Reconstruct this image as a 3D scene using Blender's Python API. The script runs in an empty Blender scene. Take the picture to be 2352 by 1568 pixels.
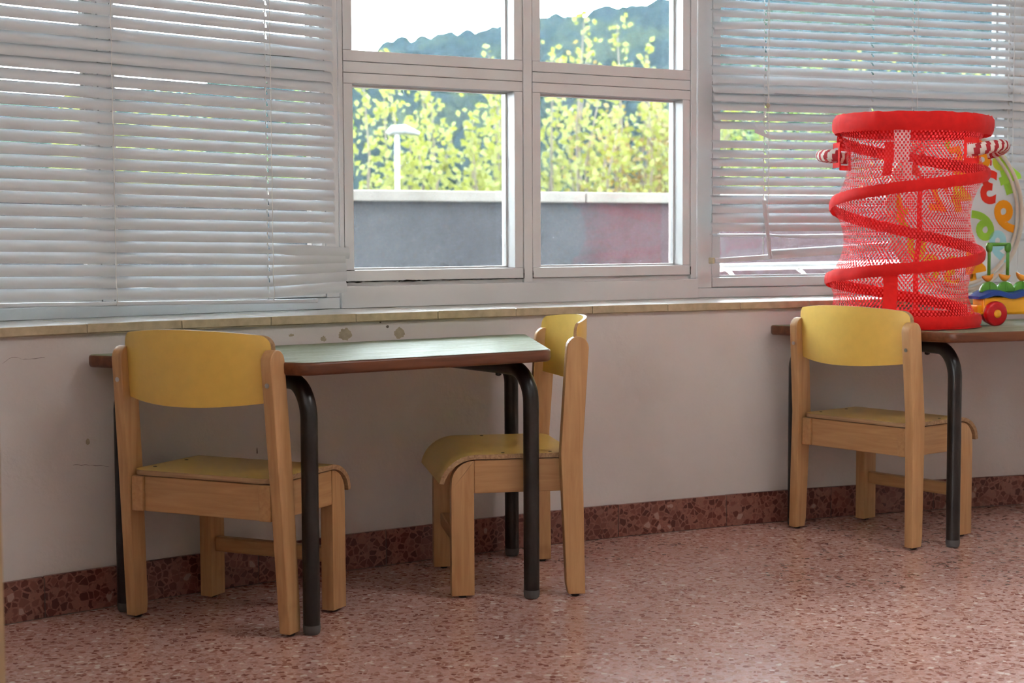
import bpy, bmesh, math, random
from mathutils import Vector, Matrix, noise
random.seed(7)
S = bpy.context.scene
COL = S.collection
PI = math.pi

# ------------------------------------------------------------------ camera
cd = bpy.data.cameras.new('camera')
cam = bpy.data.objects.new('camera', cd); COL.objects.link(cam)
pitch, roll = 0.066, -0.00474
Fv = Vector((0, math.cos(pitch), -math.sin(pitch)))
U0 = Vector((0, math.sin(pitch), math.cos(pitch)))
R0 = Vector((1, 0, 0))
Rv = R0 * math.cos(roll) + U0 * math.sin(roll)
Uv = U0 * math.cos(roll) - R0 * math.sin(roll)
cam.matrix_world = Matrix(((Rv.x, Uv.x, -Fv.x, 0), (Rv.y, Uv.y, -Fv.y, 0),
                           (Rv.z, Uv.z, -Fv.z, 0.82), (0, 0, 0, 1)))
cd.sensor_width = 36.0
cd.lens = 36.0 * 3625 / 2352
cd.clip_start = 0.05; cd.clip_end = 2000
cd.dof.use_dof = True
cd.dof.focus_distance = 3.75
cd.dof.aperture_fstop = 6.3
S.camera = cam

# ------------------------------------------------------------------ sky
W = bpy.data.worlds.new('overcast_sky'); S.world = W
W.use_nodes = True
wn = W.node_tree.nodes; wl = W.node_tree.links; wn.clear()
wo = wn.new('ShaderNodeOutputWorld'); wb = wn.new('ShaderNodeBackground')
wb.inputs['Color'].default_value = (0.87, 0.945, 1.0, 1); wb.inputs['Strength'].default_value = 24.0
wl.new(wb.outputs[0], wo.inputs[0])

# ------------------------------------------------------------------ exposure
S.view_settings.view_transform = 'Standard'
S.view_settings.look = 'None'
S.view_settings.gamma = 1.0
S.view_settings.use_curve_mapping = False
S.view_settings.exposure = 0.0
S.cycles.use_denoising = True
S.cycles.max_bounces = 5
S.cycles.diffuse_bounces = 4
S.cycles.glossy_bounces = 3
S.cycles.use_adaptive_sampling = True
S.cycles.adaptive_threshold = 0.25
S.cycles.adaptive_min_samples = 16
S.cycles.transparent_max_bounces = 14
S.cycles.volume_bounces = 0
S.cycles.sample_clamp_indirect = 12.0
S.cycles.caustics_reflective = False
S.cycles.caustics_refractive = False

# ------------------------------------------------------------------ helpers
def tag(o, label, cat, group=None):
    o['label'] = label; o['category'] = cat
    if group: o['group'] = group
    return o

def empty(name, loc=(0, 0, 0), rz=0.0, parent=None):
    o = bpy.data.objects.new(name, None); COL.objects.link(o)
    o.location = loc; o.rotation_euler = (0, 0, rz); o.empty_display_size = 0.05
    if parent: o.parent = parent
    return o

def structure(o):
    o['kind'] = 'structure'; return o

class MB:
    """collects verts/faces, builds one mesh object"""
    def __init__(s): s.v = []; s.f = []; s.m = []; s.uv = {}
    def face(s, idx, mi=0): s.f.append(tuple(idx)); s.m.append(mi)
    def add(s, verts, faces, mi=0):
        o = len(s.v); s.v += [tuple(p) for p in verts]
        for f in faces: s.f.append(tuple(i + o for i in f)); s.m.append(mi)
        return o
    def box(s, x0, x1, y0, y1, z0, z1, mi=0, fn=None):
        p = [(x, y, z) for z in (z0, z1) for y in (y0, y1) for x in (x0, x1)]
        if fn: p = [fn(*q) for q in p]
        s.add(p, [(0, 2, 3, 1), (4, 5, 7, 6), (0, 1, 5, 4), (2, 6, 7, 3), (0, 4, 6, 2), (1, 3, 7, 5)], mi)
    def grid(s, rows, mi=0, closed=False):
        """rows: list of equal-length point lists"""
        o = len(s.v); n = len(rows[0])
        for r in rows: s.v += [tuple(p) for p in r]
        for i in range(len(rows) - 1):
            for j in range(n if closed else n - 1):
                a = o + i * n + j; b = o + i * n + (j + 1) % n
                s.f.append((a, b, b + n, a + n)); s.m.append(mi)
        return o
    def tube(s, path, r, seg=12, mi=0, cap=True):
        P = [Vector(p) for p in path]; rows = []
        t = (P[1] - P[0]).normalized()
        up = Vector((0, 0, 1)) if abs(t.z) < .9 else Vector((1, 0, 0))
        nrm = (up - t * up.dot(t)).normalized()
        for i, p in enumerate(P):
            if i == 0: t = (P[1] - P[0]).normalized()
            elif i == len(P) - 1: t = (P[-1] - P[-2]).normalized()
            else: t = ((P[i + 1] - p).normalized() + (p - P[i - 1]).normalized()).normalized()
            nrm = (nrm - t * nrm.dot(t)).normalized(); b = t.cross(nrm)
            rr = r[i] if isinstance(r, (list, tuple)) else r
            rows.append([p + (nrm * math.cos(a) + b * math.sin(a)) * rr for a in (2 * PI * k / seg for k in range(seg))])
        o = s.grid(rows, mi, True)
        if cap:
            s.face([o + k for k in range(seg)][::-1], mi)
            s.face([o + (len(P) - 1) * seg + k for k in range(seg)], mi)
    def lathe(s, prof, origin=(0, 0, 0), axis='z', seg=24, mi=0):
        rows = []
        for r, h in prof:
            ring = []
            for k in range(seg):
                a = 2 * PI * k / seg; c, d = r * math.cos(a), r * math.sin(a)
                q = {'z': (c, d, h), 'y': (c, h, d), 'x': (h, c, d)}[axis]
                ring.append((origin[0] + q[0], origin[1] + q[1], origin[2] + q[2]))
            rows.append(ring)
        o = s.grid(rows, mi, True)
        s.face([o + k for k in range(seg)][::-1], mi)
        s.face([o + (len(prof) - 1) * seg + k for k in range(seg)], mi)
    def prism(s, poly, a, b, fn, mi=0):
        """poly 2d list; fn(p, q, t) -> 3d; extruded between a and b"""
        n = len(poly)
        v = [fn(p[0], p[1], a) for p in poly] + [fn(p[0], p[1], b) for p in poly]
        f = [tuple(range(n))[::-1], tuple(range(n, 2 * n))] + [(i, (i + 1) % n, n + (i + 1) % n, n + i) for i in range(n)]
        s.add(v, f, mi)
    def build(s, name, mat, parent=None, smooth=False, bevel=0.0, bseg=2, loc=None, autosmooth=None):
        me = bpy.data.meshes.new(name)
        me.from_pydata(s.v, [], s.f)
        mats = mat if isinstance(mat, (list, tuple)) else [mat]
        for m in mats: me.materials.append(m)
        for p, mi in zip(me.polygons, s.m): p.material_index = mi
        bm = bmesh.new(); bm.from_mesh(me)
        bmesh.ops.recalc_face_normals(bm, faces=bm.faces[:])
        if bevel > 0:
            es = [e for e in bm.edges if len(e.link_faces) == 2 and e.calc_face_angle(0) > 0.6]
            bmesh.ops.bevel(bm, geom=es, offset=bevel, segments=bseg, affect='EDGES', profile=0.5, clamp_overlap=True)
        if autosmooth is not None:
            for f in bm.faces: f.smooth = True
            for e in bm.edges:
                if len(e.link_faces) == 2 and e.calc_face_angle(0) > autosmooth: e.smooth = False
        elif smooth:
            for f in bm.faces: f.smooth = True
        bm.to_mesh(me); bm.free()
        o = bpy.data.objects.new(name, me); COL.objects.link(o)
        if parent: o.parent = parent
        if loc: o.location = loc
        return o

def rebase(o, loc):
    """put a thing's Empty at its base without moving its parts"""
    o.location = loc
    for ch in o.children: ch.location = ch.location - Vector(loc)
def copy_tree(o, parent=None):
    c = o.copy(); COL.objects.link(c); c.parent = parent
    for ch in list(o.children): copy_tree(ch, c)
    return c

# ------------------------------------------------------------------ materials
def new_mat(name):
    m = bpy.data.materials.new(name); m.use_nodes = True
    nt = m.node_tree; b = nt.nodes['Principled BSDF']
    return m, nt, b
def ND(nt, t, **kw):
    n = nt.nodes.new(t)
    for k, v in kw.items(): setattr(n, k, v)
    return n
def ramp(nt, stops, interp='LINEAR'):
    r = ND(nt, 'ShaderNodeValToRGB'); e = r.color_ramp; e.interpolation = interp
    while len(e.elements) < len(stops): e.elements.new(0.5)
    for el, (p, c) in zip(e.elements, stops):
        el.position = p; el.color = (c[0], c[1], c[2], 1)
    return r
def texco(nt, scale=(1, 1, 1), kind='Object'):
    tc = ND(nt, 'ShaderNodeTexCoord'); mp = ND(nt, 'ShaderNodeMapping')
    mp.inputs['Scale'].default_value = scale
    nt.links.new(tc.outputs[kind], mp.inputs['Vector']); return mp.outputs[0]
def plain(name, col, rough=0.5, spec=0.5, var=0.06, vscale=30, bump=0.0, bscale=200, metallic=0.0, sheen=0.0, trans=None):
    m, nt, b = new_mat(name)
    co = texco(nt)
    nz = ND(nt, 'ShaderNodeTexNoise'); nz.inputs['Scale'].default_value = vscale; nz.inputs['Detail'].default_value = 4
    nt.links.new(co, nz.inputs['Vector'])
    r = ramp(nt, [(0.3, [c * (1 - var) for c in col]), (0.7, [min(1, c * (1 + var)) for c in col])])
    nt.links.new(nz.outputs['Fac'], r.inputs[0]); nt.links.new(r.outputs[0], b.inputs['Base Color'])
    b.inputs['Roughness'].default_value = rough; b.inputs['Specular IOR Level'].default_value = spec
    b.inputs['Metallic'].default_value = metallic
    if sheen: b.inputs['Sheen Weight'].default_value = sheen
    if bump:
        n2 = ND(nt, 'ShaderNodeTexNoise'); n2.inputs['Scale'].default_value = bscale; n2.inputs['Detail'].default_value = 3
        nt.links.new(co, n2.inputs['Vector'])
        bp = ND(nt, 'ShaderNodeBump'); bp.inputs['Strength'].default_value = bump; bp.inputs['Distance'].default_value = 0.002
        nt.links.new(n2.outputs['Fac'], bp.inputs['Height']); nt.links.new(bp.outputs[0], b.inputs['Normal'])
    if trans:
        out = nt.nodes['Material Output']
        t = ND(nt, 'ShaderNodeBsdfTranslucent'); t.inputs['Color'].default_value = (*trans[0], 1)
        mx = ND(nt, 'ShaderNodeMixShader'); mx.inputs[0].default_value = trans[1]
        nt.links.new(b.outputs[0], mx.inputs[1]); nt.links.new(t.outputs[0], mx.inputs[2]); nt.links.new(mx.outputs[0], out.inputs[0])
    return m

def wood(name, c1, c2, axis=2, scale=14, rough=0.42, stretch=0.08, flecks=True):
    m, nt, b = new_mat(name)
    sc = [1, 1, 1]; sc[axis] = stretch
    co = texco(nt, tuple(sc))
    nz = ND(nt, 'ShaderNodeTexNoise'); nz.inputs['Scale'].default_value = scale * 6; nz.inputs['Detail'].default_value = 6
    nz.inputs['Distortion'].default_value = 0.6
    nt.links.new(co, nz.inputs['Vector'])
    r = ramp(nt, [(0.3, c1), (0.5, [(a + d) / 2 for a, d in zip(c1, c2)]), (0.72, c2)])
    nt.links.new(nz.outputs['Fac'], r.inputs[0])
    last = r.outputs[0]
    if flecks:
        n2 = ND(nt, 'ShaderNodeTexNoise'); n2.inputs['Scale'].default_value = 9; n2.inputs['Detail'].default_value = 3
        nt.links.new(texco(nt), n2.inputs['Vector'])
        r2 = ramp(nt, [(0.66, (1, 1, 1)), (0.8, (0.72, 0.66, 0.6))])
        nt.links.new(n2.outputs['Fac'], r2.inputs[0])
        mx = ND(nt, 'ShaderNodeMix', data_type='RGBA', blend_type='MULTIPLY'); mx.inputs[0].default_value = 0.8
        nt.links.new(last, mx.inputs[6]); nt.links.new(r2.outputs[0], mx.inputs[7]); last = mx.outputs[2]
    nt.links.new(last, b.inputs['Base Color'])
    b.inputs['Roughness'].default_value = rough
    return m

def terrazzo(name, scale, mortar, chips, edge=0.05, rough=0.25, coat=0.0):
    """stone chips as voronoi cells in mortar; chips: list of (pos, colour)"""
    m, nt, b = new_mat(name)
    co = texco(nt)
    d = ND(nt, 'ShaderNodeTexNoise'); d.inputs['Scale'].default_value = scale * 1.1; d.inputs['Detail'].default_value = 2
    nt.links.new(co, d.inputs['Vector'])
    mxv = ND(nt, 'ShaderNodeMix', data_type='VECTOR'); mxv.inputs[0].default_value = 0.35 / scale
    nt.links.new(co, mxv.inputs[4]); nt.links.new(d.outputs['Color'], mxv.inputs[5])
    v = ND(nt, 'ShaderNodeTexVoronoi'); v.inputs['Scale'].default_value = scale
    v2 = ND(nt, 'ShaderNodeTexVoronoi', feature='DISTANCE_TO_EDGE'); v2.inputs['Scale'].default_value = scale
    for q in (v, v2): nt.links.new(mxv.outputs[1], q.inputs['Vector']); q.inputs['Randomness'].default_value = 1.0
    sep = ND(nt, 'ShaderNodeSeparateColor'); nt.links.new(v.outputs['Color'], sep.inputs[0])
    r = ramp(nt, chips, 'CONSTANT'); nt.links.new(sep.outputs[0], r.inputs[0])
    # edge width varies from cell to cell
    mul = ND(nt, 'ShaderNodeMath', operation='MULTIPLY_ADD'); mul.inputs[1].default_value = edge * 2.2; mul.inputs[2].default_value = edge * 0.3
    nt.links.new(sep.outputs[1], mul.inputs[0])
    gt = ND(nt, 'ShaderNodeMath', operation='GREATER_THAN'); nt.links.new(v2.outputs['Distance'], gt.inputs[0]); nt.links.new(mul.outputs[0], gt.inputs[1])
    # fine grit in the mortar
    v3 = ND(nt, 'ShaderNodeTexVoronoi'); v3.inputs['Scale'].default_value = scale * 3.3; nt.links.new(co, v3.inputs['Vector'])
    sp3 = ND(nt, 'ShaderNodeSeparateColor'); nt.links.new(v3.outputs['Color'], sp3.inputs[0])
    r3 = ramp(nt, [(0, mortar), (0.55, [c * 0.8 for c in mortar]), (0.8, [min(1, c * 1.15) for c in mortar])], 'CONSTANT')
    nt.links.new(sp3.outputs[0], r3.inputs[0])
    mx = ND(nt, 'ShaderNodeMix', data_type='RGBA'); nt.links.new(gt.outputs[0], mx.inputs[0])
    nt.links.new(r3.outputs[0], mx.inputs[6]); nt.links.new(r.outputs[0], mx.inputs[7])
    # broad wear
    nz = ND(nt, 'ShaderNodeTexNoise'); nz.inputs['Scale'].default_value = 1.3; nz.inputs['Detail'].default_value = 3; nt.links.new(co, nz.inputs['Vector'])
    rw = ramp(nt, [(0.35, (0.9, 0.88, 0.88)), (0.65, (1.05, 1.04, 1.03))]); nt.links.new(nz.outputs['Fac'], rw.inputs[0])
    mm = ND(nt, 'ShaderNodeMix', data_type='RGBA', blend_type='MULTIPLY'); mm.inputs[0].default_value = 1
    nt.links.new(mx.outputs[2], mm.inputs[6]); nt.links.new(rw.outputs[0], mm.inputs[7]); nt.links.new(mm.outputs[2], b.inputs['Base Color'])
    rr = ND(nt, 'ShaderNodeMapRange'); rr.inputs[3].default_value = rough - 0.06; rr.inputs[4].default_value = rough + 0.08
    nt.links.new(nz.outputs['Fac'], rr.inputs[0]); nt.links.new(rr.outputs[0], b.inputs['Roughness'])
    return m

M = {}
M['floor'] = terrazzo('terrazzo_floor', 92, (0.62, 0.40, 0.35),
    [(0, (0.49, 0.265, 0.215)), (0.22, (0.60, 0.36, 0.31)), (0.5, (0.38, 0.17, 0.13)), (0.66, (0.65, 0.44, 0.39)), (0.86, (0.27, 0.10, 0.075)), (0.955, (0.80, 0.66, 0.60))], 0.06, 0.2)
M['base'] = terrazzo('terrazzo_baseboard', 62, (0.27, 0.115, 0.085),
    [(0, (0.13, 0.03, 0.022)), (0.35, (0.2, 0.07, 0.05)), (0.6, (0.09, 0.02, 0.015)), (0.82, (0.27, 0.12, 0.09)), (0.97, (0.4, 0.26, 0.22))], 0.07, 0.35)
M['beech'] = wood('beech_wood', (0.48, 0.26, 0.105), (0.60, 0.36, 0.165), 2)
M['beech_h'] = wood('beech_wood_across', (0.46, 0.25, 0.10), (0.58, 0.345, 0.155), 0)
M['beech_y'] = wood('beech_wood_rail', (0.46, 0.25, 0.10), (0.58, 0.345, 0.155), 1)
M['ply'] = wood('plywood_edge', (0.30, 0.17, 0.08), (0.55, 0.37, 0.2), 0, 30, 0.55, 0.02, False)
M['yellow'] = plain('yellow_laminate', (0.84, 0.57, 0.125), 0.3, 0.5, 0.03, 40, 0.05, 700)
M['black'] = plain('black_enamel', (0.012, 0.0095, 0.009), 0.33, 0.5, 0.5, 25, 0.1, 60)
M['cap'] = plain('grey_rubber', (0.10, 0.10, 0.10), 0.6)
M['glide'] = plain('dark_glide', (0.02, 0.015, 0.012), 0.6)
M['edge'] = wood('table_edge_wood', (0.10, 0.03, 0.012), (0.19, 0.066, 0.026), 0, 10, 0.35)
M['steel'] = plain('screw_steel', (0.55, 0.55, 0.53), 0.3, 0.5, 0.1, 300, 0, 1, 1.0)
M['white'] = plain('white_painted_aluminium', (0.68, 0.68, 0.675), 0.42, 0.4, 0.03, 6, 0.04, 90)
M['slat'] = plain('white_slat_lacquer', (0.58, 0.605, 0.625), 0.4, 0.4, 0.02, 10)
M['cord'] = plain('white_cord', (0.72, 0.71, 0.68), 0.8)
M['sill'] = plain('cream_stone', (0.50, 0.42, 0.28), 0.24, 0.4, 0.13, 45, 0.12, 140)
M['sill_top'] = plain('pale_sill_top', (0.70, 0.68, 0.63), 0.22, 0.5, 0.06, 30)  # whiter colour on the tiles' top faces
M['red'] = plain('red_fabric', (0.80, 0.022, 0.02), 0.7, 0.2, 0.08, 60, 0.12, 400, 0, 0.1, ((0.9, 0.04, 0.035), 0.3))
M['label'] = plain('pale_label', (0.75, 0.5, 0.48), 0.7, 0.2, 0.05, 40, 0, 1, 0, 0, ((0.8, 0.5, 0.5), 0.4))
M['grime'] = plain('black_mould', (0.018, 0.014, 0.01), 0.9, 0.1, 0.4, 200)
M['peel'] = plain('bare_plaster', (0.42, 0.37, 0.27), 0.9, 0.1, 0.12, 60, 0.3, 120)
M['crack'] = plain('crack_grey', (0.17, 0.145, 0.13), 0.9, 0.1)  # even dark tone for cracks, holes and grout
M['ceil'] = plain('white_ceiling', (0.66, 0.65, 0.63), 0.9, 0.1, 0.02, 3)
M['wall_in'] = plain('ochre_wall_paint', (0.46, 0.42, 0.36), 0.8, 0.2, 0.03, 3)
M['cabinet'] = wood('oak_veneer', (0.36, 0.25, 0.13), (0.46, 0.33, 0.18), 2, 8)
M['cab_edge'] = plain('dark_edge_band', (0.015, 0.012, 0.02), 0.5)

def wall_mat():
    m, nt, b = new_mat('old_white_paint')
    co = texco(nt)
    nz = ND(nt, 'ShaderNodeTexNoise'); nz.inputs['Scale'].default_value = 2.2; nz.inputs['Detail'].default_value = 6; nt.links.new(co, nz.inputs['Vector'])
    r = ramp(nt, [(0.3, (0.62, 0.59, 0.57)), (0.55, (0.69, 0.665, 0.65)), (0.75, (0.71, 0.69, 0.675))]); nt.links.new(nz.outputs['Fac'], r.inputs[0])
    nt.links.new(r.outputs[0], b.inputs['Base Color'])
    b.inputs['Roughness'].default_value = 0.75; b.inputs['Specular IOR Level'].default_value = 0.25
    # blistered paint: patches of lumpy relief plus a fine roller grain
    mk = ND(nt, 'ShaderNodeTexNoise'); mk.inputs['Scale'].default_value = 3.1; mk.inputs['Detail'].default_value = 3; nt.links.new(co, mk.inputs['Vector'])
    rk = ramp(nt, [(0.5, (0, 0, 0)), (0.66, (1, 1, 1))]); nt.links.new(mk.outputs['Fac'], rk.inputs[0])
    l1 = ND(nt, 'ShaderNodeTexNoise'); l1.inputs['Scale'].default_value = 38; l1.inputs['Detail'].default_value = 5; nt.links.new(co, l1.inputs['Vector'])
    mu = ND(nt, 'ShaderNodeMath', operation='MULTIPLY'); nt.links.new(rk.outputs[0], mu.inputs[0]); nt.links.new(l1.outputs['Fac'], mu.inputs[1])
    l2 = ND(nt, 'ShaderNodeTexNoise'); l2.inputs['Scale'].default_value = 110; l2.inputs['Detail'].default_value = 2; nt.links.new(co, l2.inputs['Vector'])
    m2 = ND(nt, 'ShaderNodeMath', operation='MULTIPLY_ADD'); m2.inputs[1].default_value = 0.10; nt.links.new(l2.outputs['Fac'], m2.inputs[0]); nt.links.new(mu.outputs[0], m2.inputs[2])
    bp = ND(nt, 'ShaderNodeBump'); bp.inputs['Strength'].default_value = 0.9; bp.inputs['Distance'].default_value = 0.006
    nt.links.new(m2.outputs[0], bp.inputs['Height']); nt.links.new(bp.outputs[0], b.inputs['Normal'])
    return m
M['wall'] = wall_mat()

def top_mat():
    m, nt, b = new_mat('pale_green_laminate')
    co = texco(nt)
    nz = ND(nt, 'ShaderNodeTexNoise'); nz.inputs['Scale'].default_value = 120; nz.inputs['Detail'].default_value = 4; nt.links.new(co, nz.inputs['Vector'])
    r = ramp(nt, [(0.3, (0.235, 0.265, 0.175)), (0.7, (0.285, 0.315, 0.22))]); nt.links.new(nz.outputs['Fac'], r.inputs[0])
    nt.links.new(r.outputs[0], b.inputs['Base Color'])
    b.inputs['Specular IOR Level'].default_value = 0.10
    sc = ND(nt, 'ShaderNodeTexNoise'); sc.inputs['Scale'].default_value = 60; sc.inputs['Detail'].default_value = 6
    nt.links.new(texco(nt, (0.15, 1, 1)), sc.inputs['Vector'])
    rr = ND(nt, 'ShaderNodeMapRange'); rr.inputs[1].default_value = 0.35; rr.inputs[2].default_value = 0.7; rr.inputs[3].default_value = 0.45; rr.inputs[4].default_value = 0.75
    nt.links.new(sc.outputs['Fac'], rr.inputs[0]); nt.links.new(rr.outputs[0], b.inputs['Roughness'])
    return m
M['top'] = top_mat()

def glass_mat():
    m, nt, b = new_mat('dusty_window_glass')
    nt.nodes.remove(b); out = nt.nodes['Material Output']
    tr = ND(nt, 'ShaderNodeBsdfTransparent'); tr.inputs['Color'].default_value = (0.94, 0.97, 0.97, 1)
    gl = ND(nt, 'ShaderNodeBsdfGlossy'); gl.inputs['Roughness'].default_value = 0.02
    fr = ND(nt, 'ShaderNodeFresnel'); fr.inputs['IOR'].default_value = 1.45
    m1 = ND(nt, 'ShaderNodeMixShader'); nt.links.new(fr.outputs[0], m1.inputs[0]); nt.links.new(tr.outputs[0], m1.inputs[1]); nt.links.new(gl.outputs[0], m1.inputs[2])
    co = texco(nt)
    # dust film plus dried specks
    sp = ND(nt, 'ShaderNodeTexVoronoi'); sp.inputs['Scale'].default_value = 75; nt.links.new(co, sp.inputs['Vector'])
    rs = ramp(nt, [(0.035, (1, 1, 1)), (0.055, (0, 0, 0))]); nt.links.new(sp.outputs['Distance'], rs.inputs[0])
    sm = ND(nt, 'ShaderNodeTexNoise'); sm.inputs['Scale'].default_value = 3.5; sm.inputs['Detail'].default_value = 5; nt.links.new(co, sm.inputs['Vector'])
    rm = ramp(nt, [(0.35, (0.003, 0.003, 0.003)), (0.75, (0.010, 0.010, 0.010))]); nt.links.new(sm.outputs['Fac'], rm.inputs[0])
    gate = ND(nt, 'ShaderNodeMath', operation='GREATER_THAN'); gate.inputs[1].default_value = 0.55
    n4 = ND(nt, 'ShaderNodeTexNoise'); n4.inputs['Scale'].default_value = 14; nt.links.new(co, n4.inputs['Vector']); nt.links.new(n4.outputs['Fac'], gate.inputs[0])
    ms = ND(nt, 'ShaderNodeMath', operation='MULTIPLY'); nt.links.new(rs.outputs[0], ms.inputs[0]); nt.links.new(gate.outputs[0], ms.inputs[1])
    mxx = ND(nt, 'ShaderNodeMath', operation='MAXIMUM'); nt.links.new(ms.outputs[0], mxx.inputs[0]); nt.links.new(rm.outputs[0], mxx.inputs[1])
    tl = ND(nt, 'ShaderNodeBsdfTranslucent'); tl.inputs['Color'].default_value = (0.85, 0.9, 1.0, 1)
    m2 = ND(nt, 'ShaderNodeMixShader'); nt.links.new(mxx.outputs[0], m2.inputs[0]); nt.links.new(m1.outputs[0], m2.inputs[1]); nt.links.new(tl.outputs[0], m2.inputs[2])
    nt.links.new(m2.outputs[0], out.inputs[0])
    return m
M['glass'] = glass_mat()

def net_mat():
    """red net: open holes between threads, laid out in the fabric's own UVs (metres)"""
    m, nt, b = new_mat('red_net')
    out = nt.nodes['Material Output']
    b.inputs['Base Color'].default_value = (0.80, 0.03, 0.035, 1); b.inputs['Roughness'].default_value = 0.6
    tl = ND(nt, 'ShaderNodeBsdfTranslucent'); tl.inputs['Color'].default_value = (0.95, 0.06, 0.07, 1)
    mt = ND(nt, 'ShaderNodeMixShader'); mt.inputs[0].default_value = 0.4
    nt.links.new(b.outputs[0], mt.inputs[1]); nt.links.new(tl.outputs[0], mt.inputs[2])
    tc = ND(nt, 'ShaderNodeTexCoord'); sx = ND(nt, 'ShaderNodeSeparateXYZ'); nt.links.new(tc.outputs['UV'], sx.inputs[0])
    k = 2 * PI / 0.0088
    def wave(a, bb):
        ma = ND(nt, 'ShaderNodeMath', operation='MULTIPLY'); ma.inputs[1].default_value = k * a; nt.links.new(sx.outputs[0], ma.inputs[0])
        mb = ND(nt, 'ShaderNodeMath', operation='MULTIPLY_ADD'); mb.inputs[1].default_value = k * bb; nt.links.new(sx.outputs[1], mb.inputs[0]); nt.links.new(ma.outputs[0], mb.inputs[2])
        c = ND(nt, 'ShaderNodeMath', operation='COSINE'); nt.links.new(mb.outputs[0], c.inputs[0]); return c.outputs[0]
    ad = ND(nt, 'ShaderNodeMath', operation='ADD'); nt.links.new(wave(0.72, 0.62), ad.inputs[0]); nt.links.new(wave(0.72, -0.62), ad.inputs[1])
    gt = ND(nt, 'ShaderNodeMath', operation='GREATER_THAN'); gt.inputs[1].default_value = -0.3; nt.links.new(ad.outputs[0], gt.inputs[0])
    tp = ND(nt, 'ShaderNodeBsdfTransparent')
    mx = ND(nt, 'ShaderNodeMixShader'); nt.links.new(gt.outputs[0], mx.inputs[0]); nt.links.new(mt.outputs[0], mx.inputs[1]); nt.links.new(tp.outputs[0], mx.inputs[2])
    nt.links.new(mx.outputs[0], out.inputs[0])
    return m
M['net'] = net_mat()

# ------------------------------------------------------------------ the room
CC = Vector((3.329, -1.593)); CR = 6.612              # the window wall bows outward on this circle
def arc(th, r, z): return (CC.x + r * math.cos(th), CC.y + r * math.sin(th), z)
def th_of(x, y): return math.atan2(y - CC.y, x - CC.x)
TH0, TH1 = math.radians(150), math.radians(84)        # left end, right end of the bowed wall
SILL_Z = 0.635
H_ROOM = 2.85

def arc_slab(mb, t0, t1, r0, r1, z0, z1, n, mi=0, top_mi=None):
    rows = []
    for i in range(n + 1):
        t = t0 + (t1 - t0) * i / n
        rows.append([arc(t, r0, z0), arc(t, r1, z0), arc(t, r1, z1), arc(t, r0, z1)])
    f0 = len(mb.f); o = mb.grid(rows, mi, True)
    if top_mi is not None:
        for k in range(f0 + 2, len(mb.f), 4): mb.m[k] = top_mi
    mb.face([o, o + 1, o + 2, o + 3], mi); e = o + n * 4; mb.face([e + 3, e + 2, e + 1, e], mi)

e0 = arc(TH0, CR, 0); e1 = arc(TH1, CR, 0)
XL, XR, YB = -2.6, 4.6, -3.4
mb = MB(); mb.box(XL - .3, XR + .3, YB - .3, 5.5, -0.12, 0)
structure(mb.build('floor', M['floor']))
mb = MB(); mb.box(XL - .3, XR + .3, YB - .3, 5.5, H_ROOM, H_ROOM + 0.12)
structure(mb.build('ceiling', M['ceil']))

mb = MB(); arc_slab(mb, TH0, TH1, CR, CR + 0.36, 0, 0.612, 60)
wall_w = structure(mb.build('wall_window', M['wall'], autosmooth=0.4))

# window chords (origin, direction angle, width)
WIN = {1: (Vector((-1.164, 3.584)), math.radians(38.66)), 2: (Vector((-0.451, 4.153)), math.radians(30.44)), 3: (Vector((0.558, 4.751)), math.radians(20.79))}
class Frame:
    def __init__(s, o, a): s.o = o; s.d = Vector((math.cos(a), math.sin(a))); s.n = Vector((-s.d.y, s.d.x)); s.a = a
    def p(s, u, off, z):
        q = s.o + s.d * u + s.n * off; return (q.x, q.y, z)
F1, F2, F3 = (Frame(*WIN[k]) for k in (1, 2, 3))
WTOP = 2.05
# upper wall and reveals: a lintel above the windows and a pier at each end
lo = F1.p(-0.262, 0, 0); F0 = Frame(Vector((lo[0], lo[1])) - Vector((math.cos(math.radians(47.5)), math.sin(math.radians(47.5)))) * 1.17, math.radians(47.5))
hi = F3.p(1.172, 0, 0); F4 = Frame(Vector((hi[0], hi[1])), math.radians(12.0))
mb = MB(); arc_slab(mb, TH0, TH1, CR + 0.1, CR + 0.36, WTOP, H_ROOM, 60)
mb.build('lintel', M['wall'], wall_w, autosmooth=0.4)
tl = th_of(*F0.p(0, 0, 0)[:2]); tr = th_of(*F4.p(1.17, 0, 0)[:2])
mb = MB(); arc_slab(mb, TH0, tl, CR, CR + 0.4, SILL_Z, H_ROOM, 8); mb.build('pier', M['wall'], wall_w)
mb = MB(); arc_slab(mb, tr, TH1, CR, CR + 0.4, SILL_Z, H_ROOM, 8); mb.build('pier', M['wall'], wall_w)

# side and back walls, the left one with a long window opening
def wall_box(name, boxes):
    mb = MB()
    for b in boxes: mb.box(*b)
    return structure(mb.build(name, M['wall_in']))
wall_box('wall_left', [(XL - .2, XL, YB, 5.2, 0, 0.65), (XL - .2, XL, YB, 5.2, 2.7, H_ROOM), (XL - .2, XL, YB, -2.9, .65, 2.7), (XL - .2, XL, -0.55, 5.2, .65, 2.7), (XL - .2, XL, -1.7, -1.6, .65, 2.7)])
wall_box('wall_right', [(XR, XR + .2, YB, 5.4, 0, H_ROOM)])
wall_box('wall_back', [(XL, XR, YB - .2, YB, 0, H_ROOM)])

# sill of short cream tiles
sill = structure(empty('trim_1'))
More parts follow.
